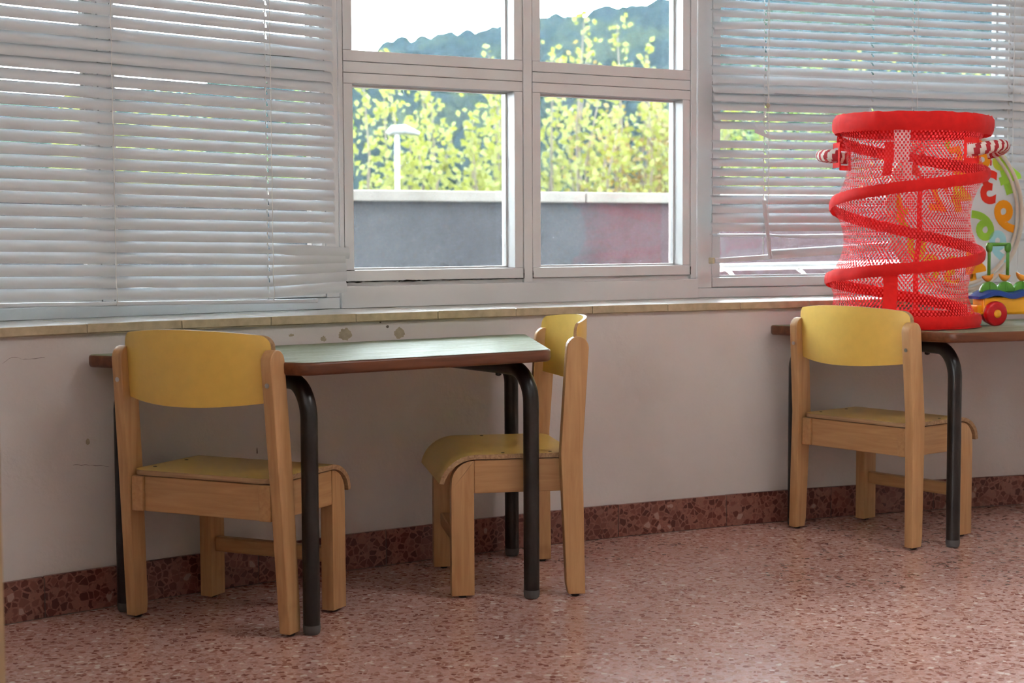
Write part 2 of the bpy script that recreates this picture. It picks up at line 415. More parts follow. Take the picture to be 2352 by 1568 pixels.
# joints measured along the sill edge, about 0.23 m apart
SJ = [(-0.930, 3.450), (-0.753, 3.595), (-0.570, 3.733), (-0.382, 3.866), (-0.187, 3.993), (0.011, 4.113), (0.216, 4.227), (0.429, 4.336), (0.643, 4.437), (0.855, 4.527)]
sj = [th_of(*p) for p in SJ]
step = (sj[0] - sj[-1]) / (len(sj) - 1)
t = sj[0] + step
while t < TH0: sj.insert(0, t); t += step
t = sj[-1] - step
while t > TH1: sj.append(t); t -= step
sj = [TH0] + sj + [TH1]
gap = 0.0009 / CR
for a, b in zip(sj[:-1], sj[1:]):
    if a - b < 0.004: continue
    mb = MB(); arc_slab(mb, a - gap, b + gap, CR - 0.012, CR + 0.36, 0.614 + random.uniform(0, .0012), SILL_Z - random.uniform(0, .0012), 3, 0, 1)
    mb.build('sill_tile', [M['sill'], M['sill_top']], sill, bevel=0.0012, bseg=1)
mb = MB(); arc_slab(mb, TH0, TH1, CR - 0.009, CR + 0.355, 0.6125, SILL_Z - 0.003, 60)
mb.build('sill_grout', M['peel'], sill)

# baseboard of terrazzo strips
bb = structure(empty('baseboard_window'))
BJ = [(-1.015, 3.378), (-0.881, 3.492), (0.330, 4.288)]
bj = [th_of(*p) for p in BJ]
joint = [bj[0], bj[1]]
t = bj[1] - 0.0532
while t > TH1: joint.append(t); t -= 0.0532
t = bj[0] + 0.0532
while t < TH0: joint.insert(0, t); t += 0.0532
joint = [TH0] + joint + [TH1]
for a, b in zip(joint[:-1], joint[1:]):
    mb = MB(); arc_slab(mb, a - gap, b + gap, CR - 0.011, CR + 0.01, 0.0015, 0.0905 + random.uniform(-.0008, .0008), 5)
    mb.build('baseboard_tile', M['base'], bb, bevel=0.0012, bseg=1)
mb = MB(); arc_slab(mb, TH0, TH1, CR - 0.0085, CR + 0.01, 0, 0.0885, 60); mb.build('baseboard_grout', M['crack'], bb)

# ------------------------------------------------------------------ windows
def bar(mb, F, u0, u1, o0, o1, z0, z1): mb.box(u0, u1, o0, o1, z0, z1, 0, lambda u, o, z: F.p(u, o, z))
def build_bar(F, name, parent, u0, u1, o0, o1, z0, z1, mat='white', bevel=0.0018):
    mb = MB(); bar(mb, F, u0, u1, o0, o1, z0, z1); return mb.build(name, M[mat], parent, bevel=bevel, bseg=2)
def window(n, F, width, sashes, base_top, rows, sash_lo=None, u0=0.0, front=-0.010, st=0.0275):
    """sashes: list of (u0,u1) outer sash limits; rows: list of (z0,z1) sash limits"""
    w = structure(empty('window_%d' % n))
    g = 0.0010
    build_bar(F, 'bottom_rail', w, u0, u0 + width, front, 0.07, SILL_Z, base_top)
    build_bar(F, 'head_rail', w, u0, u0 + width, front, 0.07, WTOP - 0.05, WTOP)
    edges = [u0] + [x for s in sashes for x in s] + [u0 + width]
    zt = WTOP - 0.05
    for k in range(0, len(edges), 2):
        a, b = edges[k], edges[k + 1]
        if b - a > 0.004:
            build_bar(F, 'mullion' if 0 < k < len(edges) - 2 else 'jamb', w, a + (g if k else 0), b - (g if k < len(edges) - 2 else 0), -0.001, 0.07, base_top + .0005, zt)
    build_bar(F, 'track', w, u0, u0 + width, 0.010, 0.07, base_top, rows[0][0] - 0.0005, bevel=0)
    for (a, b) in sashes:
        for i, (z0, z1) in enumerate(rows):
            s = empty('sash', parent=w)
            rl = 0.030
            mb = MB(); bar(mb, F, a + g, a + st, 0.001, 0.068, z0 + rl * (1 if i == 0 else 1), z1 - 0.0285 * (1 if i == 0 else 1)); mb.build('stile', M['white'], s, bevel=.0012)
            mb = MB(); bar(mb, F, b - st, b - g, 0.001, 0.068, z0 + rl, z1 - 0.0285); mb.build('stile', M['white'], s, bevel=.0012)
            mb = MB(); bar(mb, F, a + g, b - g, 0.0, 0.068, z0 + g, z0 + rl - g * .5); mb.build('rail', M['white'], s, bevel=.0012)
            mb = MB(); bar(mb, F, a + g, b - g, 0.0, 0.068, z1 - 0.0285 + g * .5, z1 - g); mb.build('rail', M['white'], s, bevel=.0012)
            # glazing bead, stepped behind the sash face
            mb = MB()
            aa, bb_, zz0, zz1 = a + st, b - st, z0 + rl, z1 - 0.0285
            for q in ((aa, aa + .004, zz0, zz1), (bb_ - .004, bb_, zz0, zz1), (aa, bb_, zz0, zz0 + .005), (aa, bb_, zz1 - .004, zz1)): bar(mb, F, q[0], q[1], 0.044, 0.066, q[2], q[3])
            mb.build('glazing_bead', M['white'], s)
            mb = MB(); bar(mb, F, aa, bb_, 0.053, 0.057, zz0, zz1); mb.build('pane', M['glass'], s)
        # transom board between the two rows
        build_bar(F, 'transom', w, a + g, b - g, 0.0, 0.06, rows[0][1] + .0003, rows[1][0] - .0003)
    return w
ROWS = [(0.7045, 1.2525), (1.2815, WTOP - 0.05)]
w2 = window(2, F2, 1.1665, [(0.0145, 0.5625), (0.5925, 1.1435)], 0.6925, ROWS)
RO1 = [(0.6655, 1.2525), (1.2815, WTOP - 0.05)]
w1 = window(1, F1, 1.172, [(-0.247, 0.248), (0.280, 0.870)], 0.664, RO1, u0=-0.261, front=-0.002, st=.012)
w3 = window(3, F3, 1.172, [(0.050, 1.140)], 0.664, RO1, u0=0.0, front=-0.002)
w4 = window(4, F0, 1.165, [(0.030, 0.565), (0.600, 1.140)], 0.664, RO1, u0=0.0, front=-0.002)
w5 = window(5, F4, 1.165, [(0.030, 0.565), (0.600, 1.140)], 0.664, RO1, u0=0.0, front=-0.002)
# black mould along the joints of the middle window
def mould(F, pts, wd, name='mould_stain'):
    mb = MB(); rows = []
    for i, (u, z) in enumerate(pts):
        k = wd * random.uniform(0.25, 1.0)
        rows.append((u, z, k))
    for (u, z, k), (u2, z2, k2) in zip(rows[:-1], rows[1:]):
        vert = abs(z2 - z) > abs(u2 - u)
        du, dz = (1, 0) if vert else (0, 1)
        mb.add([F.p(u - du * k, -0.0018, z - dz * k), F.p(u + du * k, -0.0018, z + dz * k), F.p(u2 + du * k2, -0.0018, z2 + dz * k2), F.p(u2 - du * k2, -0.0018, z2 - dz * k2)], [(0, 1, 2, 3)])
    return mb.build(name, M['grime'], w2)
mould(F2, [(0.0155 + .006 * i, 0.7035 + random.uniform(-.001, .0008)) for i in range(9)], 0.0035)
mould(F2, [(0.0155, 0.702 + .004 * i) for i in range(9)], 0.0022)
mould(F2, [(0.018 + .004 * i, 0.7345) for i in range(7)], 0.0012)
mould(F2, [(0.07 + .008 * i, 0.7038 + random.uniform(-.0005, .0005)) for i in range(16)], 0.0011)
mould(F2, [(0.17 + .006 * i, 0.7042 + random.uniform(-.0008, .0008)) for i in range(12)], 0.0026)
mould(F2, [(0.24 + .008 * i, 0.704 + random.uniform(-.0005, .0005)) for i in range(41)], 0.0013)
mould(F2, [(0.5625, 0.704 + .0035 * i) for i in range(9)], 0.0022)
mould(F2, [(0.592, 0.704 + .0035 * i) for i in range(7)], 0.0017)
mould(F2, [(1.1435, 0.706 + .003 * i) for i in range(9)], 0.0020)

# ------------------------------------------------------------------ unseen ceiling lamps added to fill the room with light
def fill_lamp(x, y, rz, label, power):
    t = empty('fill_lamp', (x, y, H_ROOM - 0.001), rz)
    tag(t, label, 'lamp', 'added fill lamps above the view')
    mb = MB(); mb.box(-.62, .62, -.15, .15, -.07, 0); mb.build('housing', M['white'], t, bevel=.004)
    for s in (-1, 1):
        mb = MB(); mb.tube([(-.58, s * .07, -.075), (.58, s * .07, -.075)], .013, 10); mb.build('tube', M['slat'], t, smooth=True)
    ld = bpy.data.lights.new('fill_light', 'AREA'); ld.shape = 'RECTANGLE'; ld.size = 1.2; ld.size_y = .26; ld.energy = power; ld.color = (0.98, 1.0, 1.0)
    lo_ = bpy.data.objects.new('fill_light', ld); COL.objects.link(lo_); lo_.parent = t; lo_.location = (0, 0, -.10)
fill_lamp(-1.4, 1.2, 0.3, 'added fill lamp on the unseen ceiling, the left one of the front pair', 1.5)
fill_lamp(1.7, 2.5, 0.3, 'added fill lamp on the unseen ceiling, the right one of the front pair', 21)
fill_lamp(-1.0, -1.6, 0.3, 'added fill lamp on the unseen ceiling, the left one of the rear pair', 9)
fill_lamp(1.6, -1.6, 0.3, 'added fill lamp on the unseen ceiling, the right one of the rear pair', 8)

# ------------------------------------------------------------------ flaking paint on the wall under the sill
def wall_pt(t, z, out=0.0006): return arc(t, CR - out, z)
def blob(name, cx, cy, z, rx, rz, mat, jag=0.35, n=22, seed=0, out=0.0008):
    rnd = random.Random(seed); t0 = th_of(cx, cy); mb = MB()
    v = [wall_pt(t0, z, out)]
    for k in range(n):
        a = 2 * PI * k / n; q = 1 - jag * rnd.random()
        v.append(wall_pt(t0 - rx * q * math.cos(a) / CR, z + rz * q * math.sin(a), out))
    mb.add(v, [(0, 1 + k, 1 + (k + 1) % n) for k in range(n)])
    return mb.build(name, M[mat], wall_w)
def crackline(name, pts, wd, seed=0):
    rnd = random.Random(seed); mb = MB(); rows = []
    for x, y, z in pts:
        t = th_of(x, y); k = wd * rnd.uniform(.2, 1)
        rows.append([wall_pt(t, z - k, .0009), wall_pt(t, z + k, .0009)])
    mb.grid(rows); return mb.build(name, M['crack'], wall_w)
blob('peeled_patch', -0.410, 3.861, 0.584, .021, .017, 'peel', .3, 26, 3)
blob('peeled_patch', -0.282, 3.946, 0.582, .017, .016, 'peel', .25, 24, 5)
blob('peeled_patch', -0.459, 3.827, 0.576, .010, .008, 'peel', .5, 18, 8)
blob('peeled_patch', -0.530, 3.777, 0.588, .009, .004, 'peel', .5, 16, 9)
blob('plug_hole', -0.311, 3.928, 0.599, .0045, .004, 'crack', .15, 14, 2)
blob('plug_hole', -0.328, 3.917, 0.6105, .003, .002, 'crack', .15, 12, 4)
blob('wall_chip', -0.937, 3.459, 0.374, .006, .008, 'peel', .3, 14, 6)
blob('wall_chip', -0.607, 3.721, 0.316, .0025, .010, 'crack', .5, 14, 6)
crackline('paint_crack', [(-1.081 + .0055 * i, 3.335 + .0048 * i, 0.557 + .012 * math.sin(min(i, 3) / 3 * PI / 2) - (.004 if i > 5 else 0) + random.uniform(-.001, .001)) for i in range(14)], .0006, 3)
crackline('paint_crack', [(-0.965 + .005 * i, 3.436 + .0042 * i, 0.327 - .0009 * i + random.uniform(-.0012, .0012)) for i in range(14)], .0006, 5)

# ------------------------------------------------------------------ venetian blinds
def slat_mesh(F, us, off, zc, phi, w=0.0310, mod=None, holes=()):
    """us: stations along the slat; mod(u) -> (doff, dz, dphi); holes: cord slots cut through at these u"""
    mb = MB(); rows = []; K = 7; hs = []
    for h in holes:
        if us[0] < h - .01 and us[-1] > h + .01: hs.append(h)
    us = sorted(set(us) | {h + q for h in hs for q in (-.0032, .0032)})
    for u in us:
        do, dz, dp = mod(u) if mod else (0, 0, 0)
        ph = phi + dp; r = []
        for k in range(K):
            tt = k / (K - 1) - .5; al = tt * w; cr = 0.0046 * (1 - 4 * tt * tt)
            r.append(F.p(u, off + do + math.cos(ph) * al - math.sin(ph) * cr, zc + dz + math.sin(ph) * al + math.cos(ph) * cr))
        rows.append(r)
    mb.v = [p for r in rows for p in r]
    for i in range(len(us) - 1):
        hole = any(abs((us[i] + us[i + 1]) / 2 - h) < .002 for h in hs)
        for k in range(K - 1):
            if hole and k in (2, 3, 4): continue
            mb.face((i * K + k, i * K + k + 1, (i + 1) * K + k + 1, (i + 1) * K + k))
    return mb
def lerp(a, b, k): return a + (b - a) * max(0.0, min(1.0, k))
def blind_left():
    B = empty('venetian_blind')
    tag(B, 'white venetian blind with closed slats over the window on the left', 'blind', 'venetian blinds')
    OFF = -0.066; U0, U1 = -0.245, 0.854
    rnd = random.Random(11)
    z0 = 0.6955; pitch = 0.02735; n = 48
    for i in range(n):
        zc = z0 + pitch * i
        if zc > WTOP - .06: break
        jz = rnd.uniform(-.0005, .0005); jp = rnd.uniform(-.02, .02); end = U1 + rnd.uniform(-.002, .002)
        us = [U0, 0.0, .25, .5, .662, .70, .76, .82, end]
        def mod(u, i=i, jz=jz, jp=jp):
            dz = jz - 0.016 * u + 0.0005; do = 0; dp = jp
            if i < 5:
                k = (u - .662) / .21
                if k > 0:
                    dz += k * (.012, .013, .010, .004, -.010)[i]; dp += min(1, k * 2) * .30; do -= min(1, k * 1.6) * .008
            if i == 3 and u < .6: dz += .002
            return do, dz, dp
        if i < 5: us[-1] = .884 + rnd.uniform(-.004, .004)
        if i == 4: us[-1] = .893
        slat_mesh(F1, us, OFF, zc, math.radians(68), w=.0288, mod=mod, holes=(.660,)).build('slat', M['slat'], B, smooth=True)
    mb = MB(); rows = []
    mb.box(U0, .80, OFF - .012, OFF + .012, 0, .010, 0, lambda u, o, z: F1.p(u, o + .004, .668 - .016 * u + z)); mb.build('bottom_bar', M['slat'], B, bevel=.003)
    mb = MB(); mb.box(U0, U1, OFF - .02, OFF + .02, WTOP - .06, WTOP - .02, 0, lambda u, o, z: F1.p(u, o, z)); mb.build('head_box', M['slat'], B, bevel=.002)
    for uc, loops in ((.248, False), (.666, False)):
        mb = MB()
        pts = [F1.p(uc + .0025 * math.sin(k * .9) * (1 if k < 4 else .25), OFF - .0135, .676 - .012 + .0137 * k) for k in range(100)]
        mb.tube(pts, .00095, 6)
        mb.build('ladder_cord', M['cord'], B, smooth=True)
        if uc > .5: mb = MB(); mb.tube([F1.p(uc - .006, OFF + .002, .668), F1.p(uc - .006, OFF + .002, WTOP - .04)], .0017, 8); mb.build('lift_cord', M['cord'], B, smooth=True)
        if loops:
            mb = MB()
            for i in range(n - 2):
                zc = z0 + pitch * i - .011
                mb.tube([F1.p(uc - .0065, OFF - .002, zc + .012), F1.p(uc - .0052, OFF - .010, zc + .004), F1.p(uc - .002, OFF - .0135, zc - .006)], .0013, 5)
            mb.build('ladder_loops', M['cord'], B, smooth=True)
    rebase(B, F1.p(.3, OFF, .66))
blind_left()

def blind_right():
    B = empty('venetian_blind', (0, 0, 0))
    tag(B, 'white venetian blind with half open, partly broken slats behind the red basket', 'blind', 'venetian blinds')
    OFF = -0.066; U0, U1 = 0.014, 1.150
    rnd = random.Random(5); pitch = 0.0274; ztop0 = 0.887
    n = 42
    for i in range(n):
        zc = ztop0 - .0135 + pitch * i
        if zc > WTOP - .06: break
        us = [U0 + rnd.uniform(-.003, .003), .1, .15, .19, .224, .5, .8, U1]
        jz = rnd.uniform(-.0008, .0008); jp = rnd.uniform(-.04, .04); phi = math.radians(52)
        if i == 0: phi = math.radians(72)
        if i == 9: us = [.150, .170, .190, .209, .245, .5, .8, U1]
        def mod(u, i=i, jz=jz, jp=jp):
            dz = jz; dp = jp; do = 0
            if i == 9 and u < .209: k = (.209 - u) / .06; dz += .022 * k; do -= .006 * k; dp += .35 * k
            if i == 21 and u < .22: dz -= .010 * (.22 - u) / .19
            if i in (7, 14) and u < .2: dz -= .002
            return do, dz, dp
        slat_mesh(F3, us, OFF, zc, phi, mod=mod, holes=(.190, .565, .713, 1.075)).build('slat', M['slat'], B, smooth=True)
    # lowest slats: two steep ones, then flat ones sagging towards the bottom bar
    slat_mesh(F3, [U0 - .002, .2, .5, 1.15], OFF, 0.8475, math.radians(66)).build('slat', M['slat'], B, smooth=True)
    slat_mesh(F3, [U0 - .004, .2, .24, .5, 1.15], OFF - .006, 0.822, math.radians(14), mod=lambda u: (0, -.004 * (u > .22), .35 * min(1, max(0, (u - .22) * 3)))).build('slat', M['slat'], B, smooth=True)
    slat_mesh(F3, [.206, .3, .5, 1.15], OFF, 0.770, math.radians(30), mod=lambda u: (0, .05 * (u - .22), 0)).build('slat', M['slat'], B, smooth=True)
    tilt = .052
    mb = MB(); mb.box(U0 + .004, 1.15, -.012, .012, -.008, .006, 0, lambda u, o, z: F3.p(u, OFF + o, .7485 + tilt * (u - .03) + z)); bar_ = mb.build('bottom_bar', M['slat'], B, bevel=.003)
    mb = MB(); mb.box(U0 - .004, U0 + .004, -.0135, .0135, -.010, .008, 0, lambda u, o, z: F3.p(u, OFF + o, .7485 + z)); mb.build('end_cap', M['sill'], bar_, bevel=.002)
    mb = MB(); mb.box(U0, U1, -.02, .02, WTOP - .06, WTOP - .02, 0, lambda u, o, z: F3.p(u, OFF + o, z)); mb.build('head_box', M['slat'], B, bevel=.002)
    # broken slat hanging down by the cord
    mb = MB(); rows = []
    for k in range(9):
        q = k / 8; u = lerp(.176, .199, q); z = lerp(.926, .752, q)
        rows.append([F3.p(u - .0068 + .0136 * j / 3, OFF - .024 - .003 * math.sin(PI * j / 3), z) for j in range(4)])
    mb.grid(rows); mb.build('broken_slat', M['slat'], B, smooth=True)
    for uc in (.197, .721, 1.084):
        mb = MB(); mb.tube([F3.p(uc + .001 * math.sin(k), OFF - .0135, .765 + .0137 * k) for k in range(92)], .0009, 6); mb.build('ladder_cord', M['cord'], B, smooth=True)
        mb = MB(); mb.tube([F3.p(uc - .0075, OFF + .002, .76), F3.p(uc - .0075, OFF + .002, WTOP - .04)], .0015, 8); mb.build('lift_cord', M['cord'], B, smooth=True)
    mb = MB(); mb.tube([F3.p(.190 + .002 * math.sin(k * 1.3), OFF - .019, 1.215 + .02 * k) for k in range(40)], .0011, 6); pc = mb.build('pull_cord', M['cord'], B, smooth=True)
    mb = MB(); mb.lathe([(.001, -.008), (.006, -.004), (.0065, .002), (.002, .008)], F3.p(.190, OFF - .019, 1.207), 'z', 10); mb.build('tassel', M['peel'], pc, smooth=True)
    mb = MB(); mb.tube([F3.p(.188, OFF - .019, 1.20), F3.p(.180, OFF - .02, 1.178), F3.p(.174, OFF - .02, 1.165)], .0009, 6); mb.build('cord_end', M['cord'], pc, smooth=True)
    rebase(B, F3.p(.58, OFF, .74))
blind_right()

# ------------------------------------------------------------------ trapezoid tables
TH = 0.5684; FARL, NEARL, DEP, OV = 1.0383, 0.5602, 0.4239, 0.0453
LEGS = [(-FARL / 2, 0), (FARL / 2, 0), (NEARL / 2, -DEP), (-NEARL / 2, -DEP)]
def offset_poly(P, d):
    n = len(P); out = []
    for i in range(n):
        a, b, c = Vector(P[i - 1]), Vector(P[i]), Vector(P[(i + 1) % n])
        d1 = (b - a).normalized(); d2 = (c - b).normalized()
        n1 = Vector((-d1.y, d1.x)); n2 = Vector((-d2.y, d2.x))
        k1 = n1.dot(b) + d; k2 = n2.dot(b) + d; det = n1.x * n2.y - n1.y * n2.x
        out.append(Vector(((k1 * n2.y - k2 * n1.y) / det, (n1.x * k2 - n2.x * k1) / det)))
    return out
def round_poly(P, radii, seg=7):
    n = len(P); out = []
    for i in range(n):
        a, b, c = P[i - 1], P[i], P[(i + 1) % n]
        u = (a - b).normalized(); v = (c - b).normalized(); ang = u.angle(v); r = radii[i]
        dist = r / math.tan(ang / 2); cen = b + (u + v).normalized() * (r / math.sin(ang / 2))
        p0 = b + u * dist; p1 = b + v * dist
        a0 = math.atan2(p0.y - cen.y, p0.x - cen.x); a1 = math.atan2(p1.y - cen.y, p1.x - cen.x)
        da = (a1 - a0 + PI) % (2 * PI) - PI
        out += [(cen.x + r * math.cos(a0 + da * k / seg), cen.y + r * math.sin(a0 + da * k / seg)) for k in range(seg + 1)]
    return out
def make_table(label):
    t = empty('trapezoid_table'); tag(t, label, 'table', 'trapezoid classroom tables')
    P = offset_poly(LEGS, OV)
    rad = [0.022, 0.022, 0.05, 0.05]
    def ring(inset, z): return [(x, y, z) for x, y in round_poly(offset_poly([tuple(q) for q in P], -inset), [max(.006, r - inset) for r in rad])]
    th = .027
    mb = MB()
    prof = [(.0045, TH - .0004), (.0012, TH - .0018), (0, TH - .006), (0, TH - th + .007), (.002, TH - th + .002), (.006, TH - th)]
    rings = [ring(*q) for q in prof]
    o = mb.grid(rings, 0, True); n = len(rings[0])
    mb.face([o + k for k in range(n)][::-1]); mb.face([o + (len(prof) - 1) * n + k for k in range(n)])
    mb.build('edge_band', M['edge'], t, autosmooth=0.9)
    mb = MB(); r0, r1 = ring(.0035, TH - .0006), ring(.0042, TH); o = mb.grid([r0, r1], 0, True); n = len(r0)
    mb.face([o + k for k in range(n)][::-1]); mb.face([o + n + k for k in range(n)]); mb.build('tabletop', M['top'], t)
    R = .018; zr = TH - th - R - .001; br = .075
    for i, (x, y) in enumerate(LEGS):
        if i < 2: dr = Vector((1 if x < 0 else -1, 0, 0)); L = abs(x)
        else: dr = Vector((0, 1, 0)); L = DEP - R * 1.1
        base = Vector((x, y, 0)); path = [base + Vector((0, 0, .012)), base + Vector((0, 0, .2)), base + Vector((0, 0, zr - br - .03))]
        for k in range(11):
            a = PI / 2 * k / 10
            path.append(base + Vector((0, 0, zr - br)) + Vector((0, 0, br * math.sin(a))) + dr * (br * (1 - math.cos(a))))
        path.append(base + Vector((0, 0, zr)) + dr * L)
        mb = MB(); mb.tube(path, R, 20); lg = mb.build('leg', M['black'], t, autosmooth=0.7)
        mb = MB(); mb.lathe([(R * .8, 0.0005), (R * .97, .004), (R * 1.03, .012), (R * 1.03, .020)], (x, y, 0), 'z', 20); mb.build('foot_cap', M['cap'], lg, autosmooth=.7)
        b = base + Vector((0, 0, zr - R - .002)) + dr * .13
        mb = MB(); mb.lathe([(.003, -.004), (.007, -.002), (.007, .004)], b, 'z', 10); mb.build('bolt', M['black'], lg)
    return t
t1 = make_table('pale green trapezoid table with brown edge and black legs, bare, between two yellow chairs')
t1.location = (-0.4294, 3.7383, 0); t1.rotation_euler.z = 0.6054
t2 = copy_tree(t1); t2['label'] = 'trapezoid table at the right holding the red mesh basket and the toy cart'
t2.location = (1.2919, 4.6061, 0); t2.rotation_euler.z = 0.3192

# ------------------------------------------------------------------ children's chairs
def make_chair(label, foot_y=0.0, knee_y=0.009, top_y=-0.0087):
    t = empty('childs_chair'); tag(t, label, 'chair', 'yellow and beech childrens chairs')
    RW, RWT, FW, D, PH = 0.396, 0.378, 0.326, 0.256, 0.5944
    TK = .026
    def py(z):
        if z < .33: return lerp(foot_y, knee_y, z / .33)
        return lerp(knee_y, top_y, (z - .33) / (PH - .33))
    def hw(z):
        if z < .33: return lerp(.0215, .0255, z / .33)
        return .0255
    def pxx(z): return lerp(RW / 2, RWT / 2, z / PH)
    for s in (-1, 1):
        # rear post: a board with a bend at seat height and a round top
        zs = [.006, .03, .10, .20, .29, .33, .37, .45, .52, PH - .0255]
        front = [(py(z) + hw(z), z) for z in zs]; back = [(py(z) - hw(z), z) for z in zs]
        front[0] = (front[0][0] - .004, front[0][1])
        zt = PH - .0255
        cap = [(py(zt) + .0255 * math.cos(a), zt + .0255 * math.sin(a)) for a in (PI * k / 10 for k in range(1, 10))]
        poly = front + cap + back[::-1]
        mb = MB()
        mb.prism(poly, -TK / 2, TK / 2, lambda y, z, q: (s * pxx(z) + q, y, z))
        lg = mb.build('rear_leg', M['beech'], t, bevel=.0028, bseg=3, autosmooth=0.5)
        mb = MB(); mb.lathe([(.008, .0005), (.0095, .003), (.0095, .007)], (s * pxx(0), foot_y, 0), 'z', 14); mb.build('glide', M['glide'], lg)
        mb = MB(); zq = .523; mb.lathe([(.0052, -.0006), (.0048, .0006)], (s * pxx(zq), py(zq) - .0262, zq), 'y', 14); mb.lathe([(.0026, -.0012), (.0024, .0)], (s * pxx(zq), py(zq) - .0262, zq), 'y', 6); mb.build('screw', M['steel'], lg)
        # front leg with a quarter-round shoulder under the seat nose
        y0, y1 = D - .026, D + .026
        pl = [(y0, .006), (y1, .006), (y1, .248)] + [(y1 - .052 + .052 * math.cos(a), .262 + .053 * math.sin(a)) for a in (PI / 2 * k / 6 for k in range(1, 7))] + [(y0, .316)]
        mb = MB(); mb.prism(pl, -.015, .015, lambda y, z, q: (s * FW / 2 + q, y, z)); fl = mb.build('front_leg', M['beech'], t, bevel=.0025, bseg=2, autosmooth=.5)
        mb = MB(); mb.lathe([(.008, .0005), (.0095, .003), (.0095, .007)], (s * FW / 2, D, 0), 'z', 14); mb.build('glide', M['glide'], fl)
        # side rail, its end grain showing behind
        mb = MB(); mb.box(s * FW / 2 - .0148, s * FW / 2 + .0148, -.006, y0 - .0006, .240, .3155); mb.build('side_rail', M['beech_y'], t, bevel=.0022)
    mb = MB(); mb.box(-FW / 2 + .0155, FW / 2 - .0155, .000, .020, .240, .3155); mb.build('rear_apron', M['beech_h'], t, bevel=.0018)
    mb = MB(); mb.box(-FW / 2 + .0155, FW / 2 - .0155, D - .012, D + .010, .108, .142); mb.build('stretcher', M['beech_h'], t, bevel=.004)
    # seat: plywood with a rolled front edge
    SW, ZS, TT = .1805, .3285, .0105
    prof = [(lambda q: q)(k / 8) for k in range(9)]
    path = [(q * .226, ZS, 0, 1) for q in prof]
    for k in range(1, 11):
        a = math.radians(80) * k / 10; path.append((.226 + .084 * math.sin(a), ZS - .078 * (1 - math.cos(a)), math.sin(a), math.cos(a)))
    xs = [-SW, -.176, -.168, -.155, -.14, -.07, 0, .07, .14, .155, .168, .176, SW]
    def seat_pt(x, j, d):
        y, z, ny, nz = path[j]
        e = max(0, abs(x) - .150) / (SW - .150); cut = .030 * (1 - math.sqrt(max(0, 1 - e * e)))
        rear = -.005 + cut
        if y < rear + .03 and j < 3: y = lerp(rear, .0565 if j else rear, j / 2) if j else rear
        if j >= len(path) - 4: # slightly rounded nose corners
            k = (j - (len(path) - 4)) / 3; x = x * (1 - .02 * k)
        return (x, y - ny * d, z - nz * d)
    mb = MB(); nj = len(path)
    mb.grid([[seat_pt(x, j, 0) for j in range(nj)] for x in xs], 0)
    mb.grid([[seat_pt(x, j, TT) for j in range(nj)] for x in xs], 1)
    rim = [(0, j) for j in range(nj)] + [(i, nj - 1) for i in range(1, len(xs))] + [(len(xs) - 1, j) for j in range(nj - 2, -1, -1)] + [(i, 0) for i in range(len(xs) - 2, 0, -1)]
    mb.grid([[seat_pt(xs[i], j, d) for i, j in rim] for d in (0, TT * .45, TT)], 1, True)
    # weld the rim to the faces
    st = mb.build('seat', [M['yellow'], M['ply']], t)
    bm = bmesh.new(); bm.from_mesh(st.data); bmesh.ops.remove_doubles(bm, verts=bm.verts[:], dist=1e-5); bmesh.ops.recalc_face_normals(bm, faces=bm.faces[:])
    for f in bm.faces: f.smooth = True
    for e in bm.edges:
        if len(e.link_faces) == 2 and e.calc_face_angle(0) > .7: e.smooth = False
    bm.to_mesh(st.data); bm.free()
    for sx_ in (-1, 1):
        for yy in (.05, .16):
            mb = MB(); mb.lathe([(.0042, -.001), (.0042, .0005), (.003, .0006)], (sx_ * .158, yy, ZS), 'z', 12); mb.build('plug', M['glide'], st)
    # curved back panel let into the posts
    QS = [0, .15, .3, .45, .6, .74, .84, .9, .93, .955, .975, .988, .996, 1.0]; QS = [-q for q in QS[:0:-1]] + QS
    NX, NZ = len(QS), 13; PT = .0095
    def panel_pt(i, j, d):
        q = QS[i]; v = j / (NZ - 1)
        zt = lerp(.634, .621, q * q); zb = lerp(.474, .487, q * q)
        e = max(0, abs(q) - .90) / .10; zt -= .022 * (1 - math.sqrt(max(0, 1 - e * e)))
        z = zb + (zt - zb) * v; x = q * (RWT / 2 - .0005)
        y = py(z) + .006 - .058 * (1 - q * q)
        nx, ny = -2 * .058 * q / (RWT / 2), -1.0; l = math.hypot(nx, ny)
        return (x - nx / l * d * -1 * 0 + nx / l * d, y + ny / l * d, z)
    mb = MB()
    mb.grid([[panel_pt(i, j, PT / 2) for j in range(NZ)] for i in range(NX)], 0)
    mb.grid([[panel_pt(i, j, -PT / 2) for j in range(NZ)] for i in range(NX)], 0)
    rim = [(i, 0) for i in range(NX)] + [(NX - 1, j) for j in range(1, NZ)] + [(i, NZ - 1) for i in range(NX - 2, -1, -1)] + [(0, j) for j in range(NZ - 2, 0, -1)]
    mb.grid([[panel_pt(i, j, d) for i, j in rim] for d in (PT / 2, 0, -PT / 2)], 1, True)
    bk = mb.build('backrest', [M['yellow'], M['ply']], t)
    bm = bmesh.new(); bm.from_mesh(bk.data); bmesh.ops.remove_doubles(bm, verts=bm.verts[:], dist=1e-5); bmesh.ops.recalc_face_normals(bm, faces=bm.faces[:])
    for f in bm.faces: f.smooth = True
    for e in bm.edges:
        if len(e.link_faces) == 2 and e.calc_face_angle(0) > .7: e.smooth = False
    bm.to_mesh(bk.data); bm.free()
    return t
chA = make_chair('beech child\'s chair with yellow back at the left end of the bare green table', 0.0309, 0.012, -0.0093)
chA.location = (-0.653, 3.278, 0); chA.rotation_euler.z = -0.4471
chB = make_chair('beech child\'s chair seen side-on at the right end of the bare green table')
chB.location = (0.1081, 3.7662, 0); chB.rotation_euler.z = 1.7442
chC = copy_tree(chB); chC['label'] = 'beech child\'s chair with yellow back standing in front of the red mesh basket'
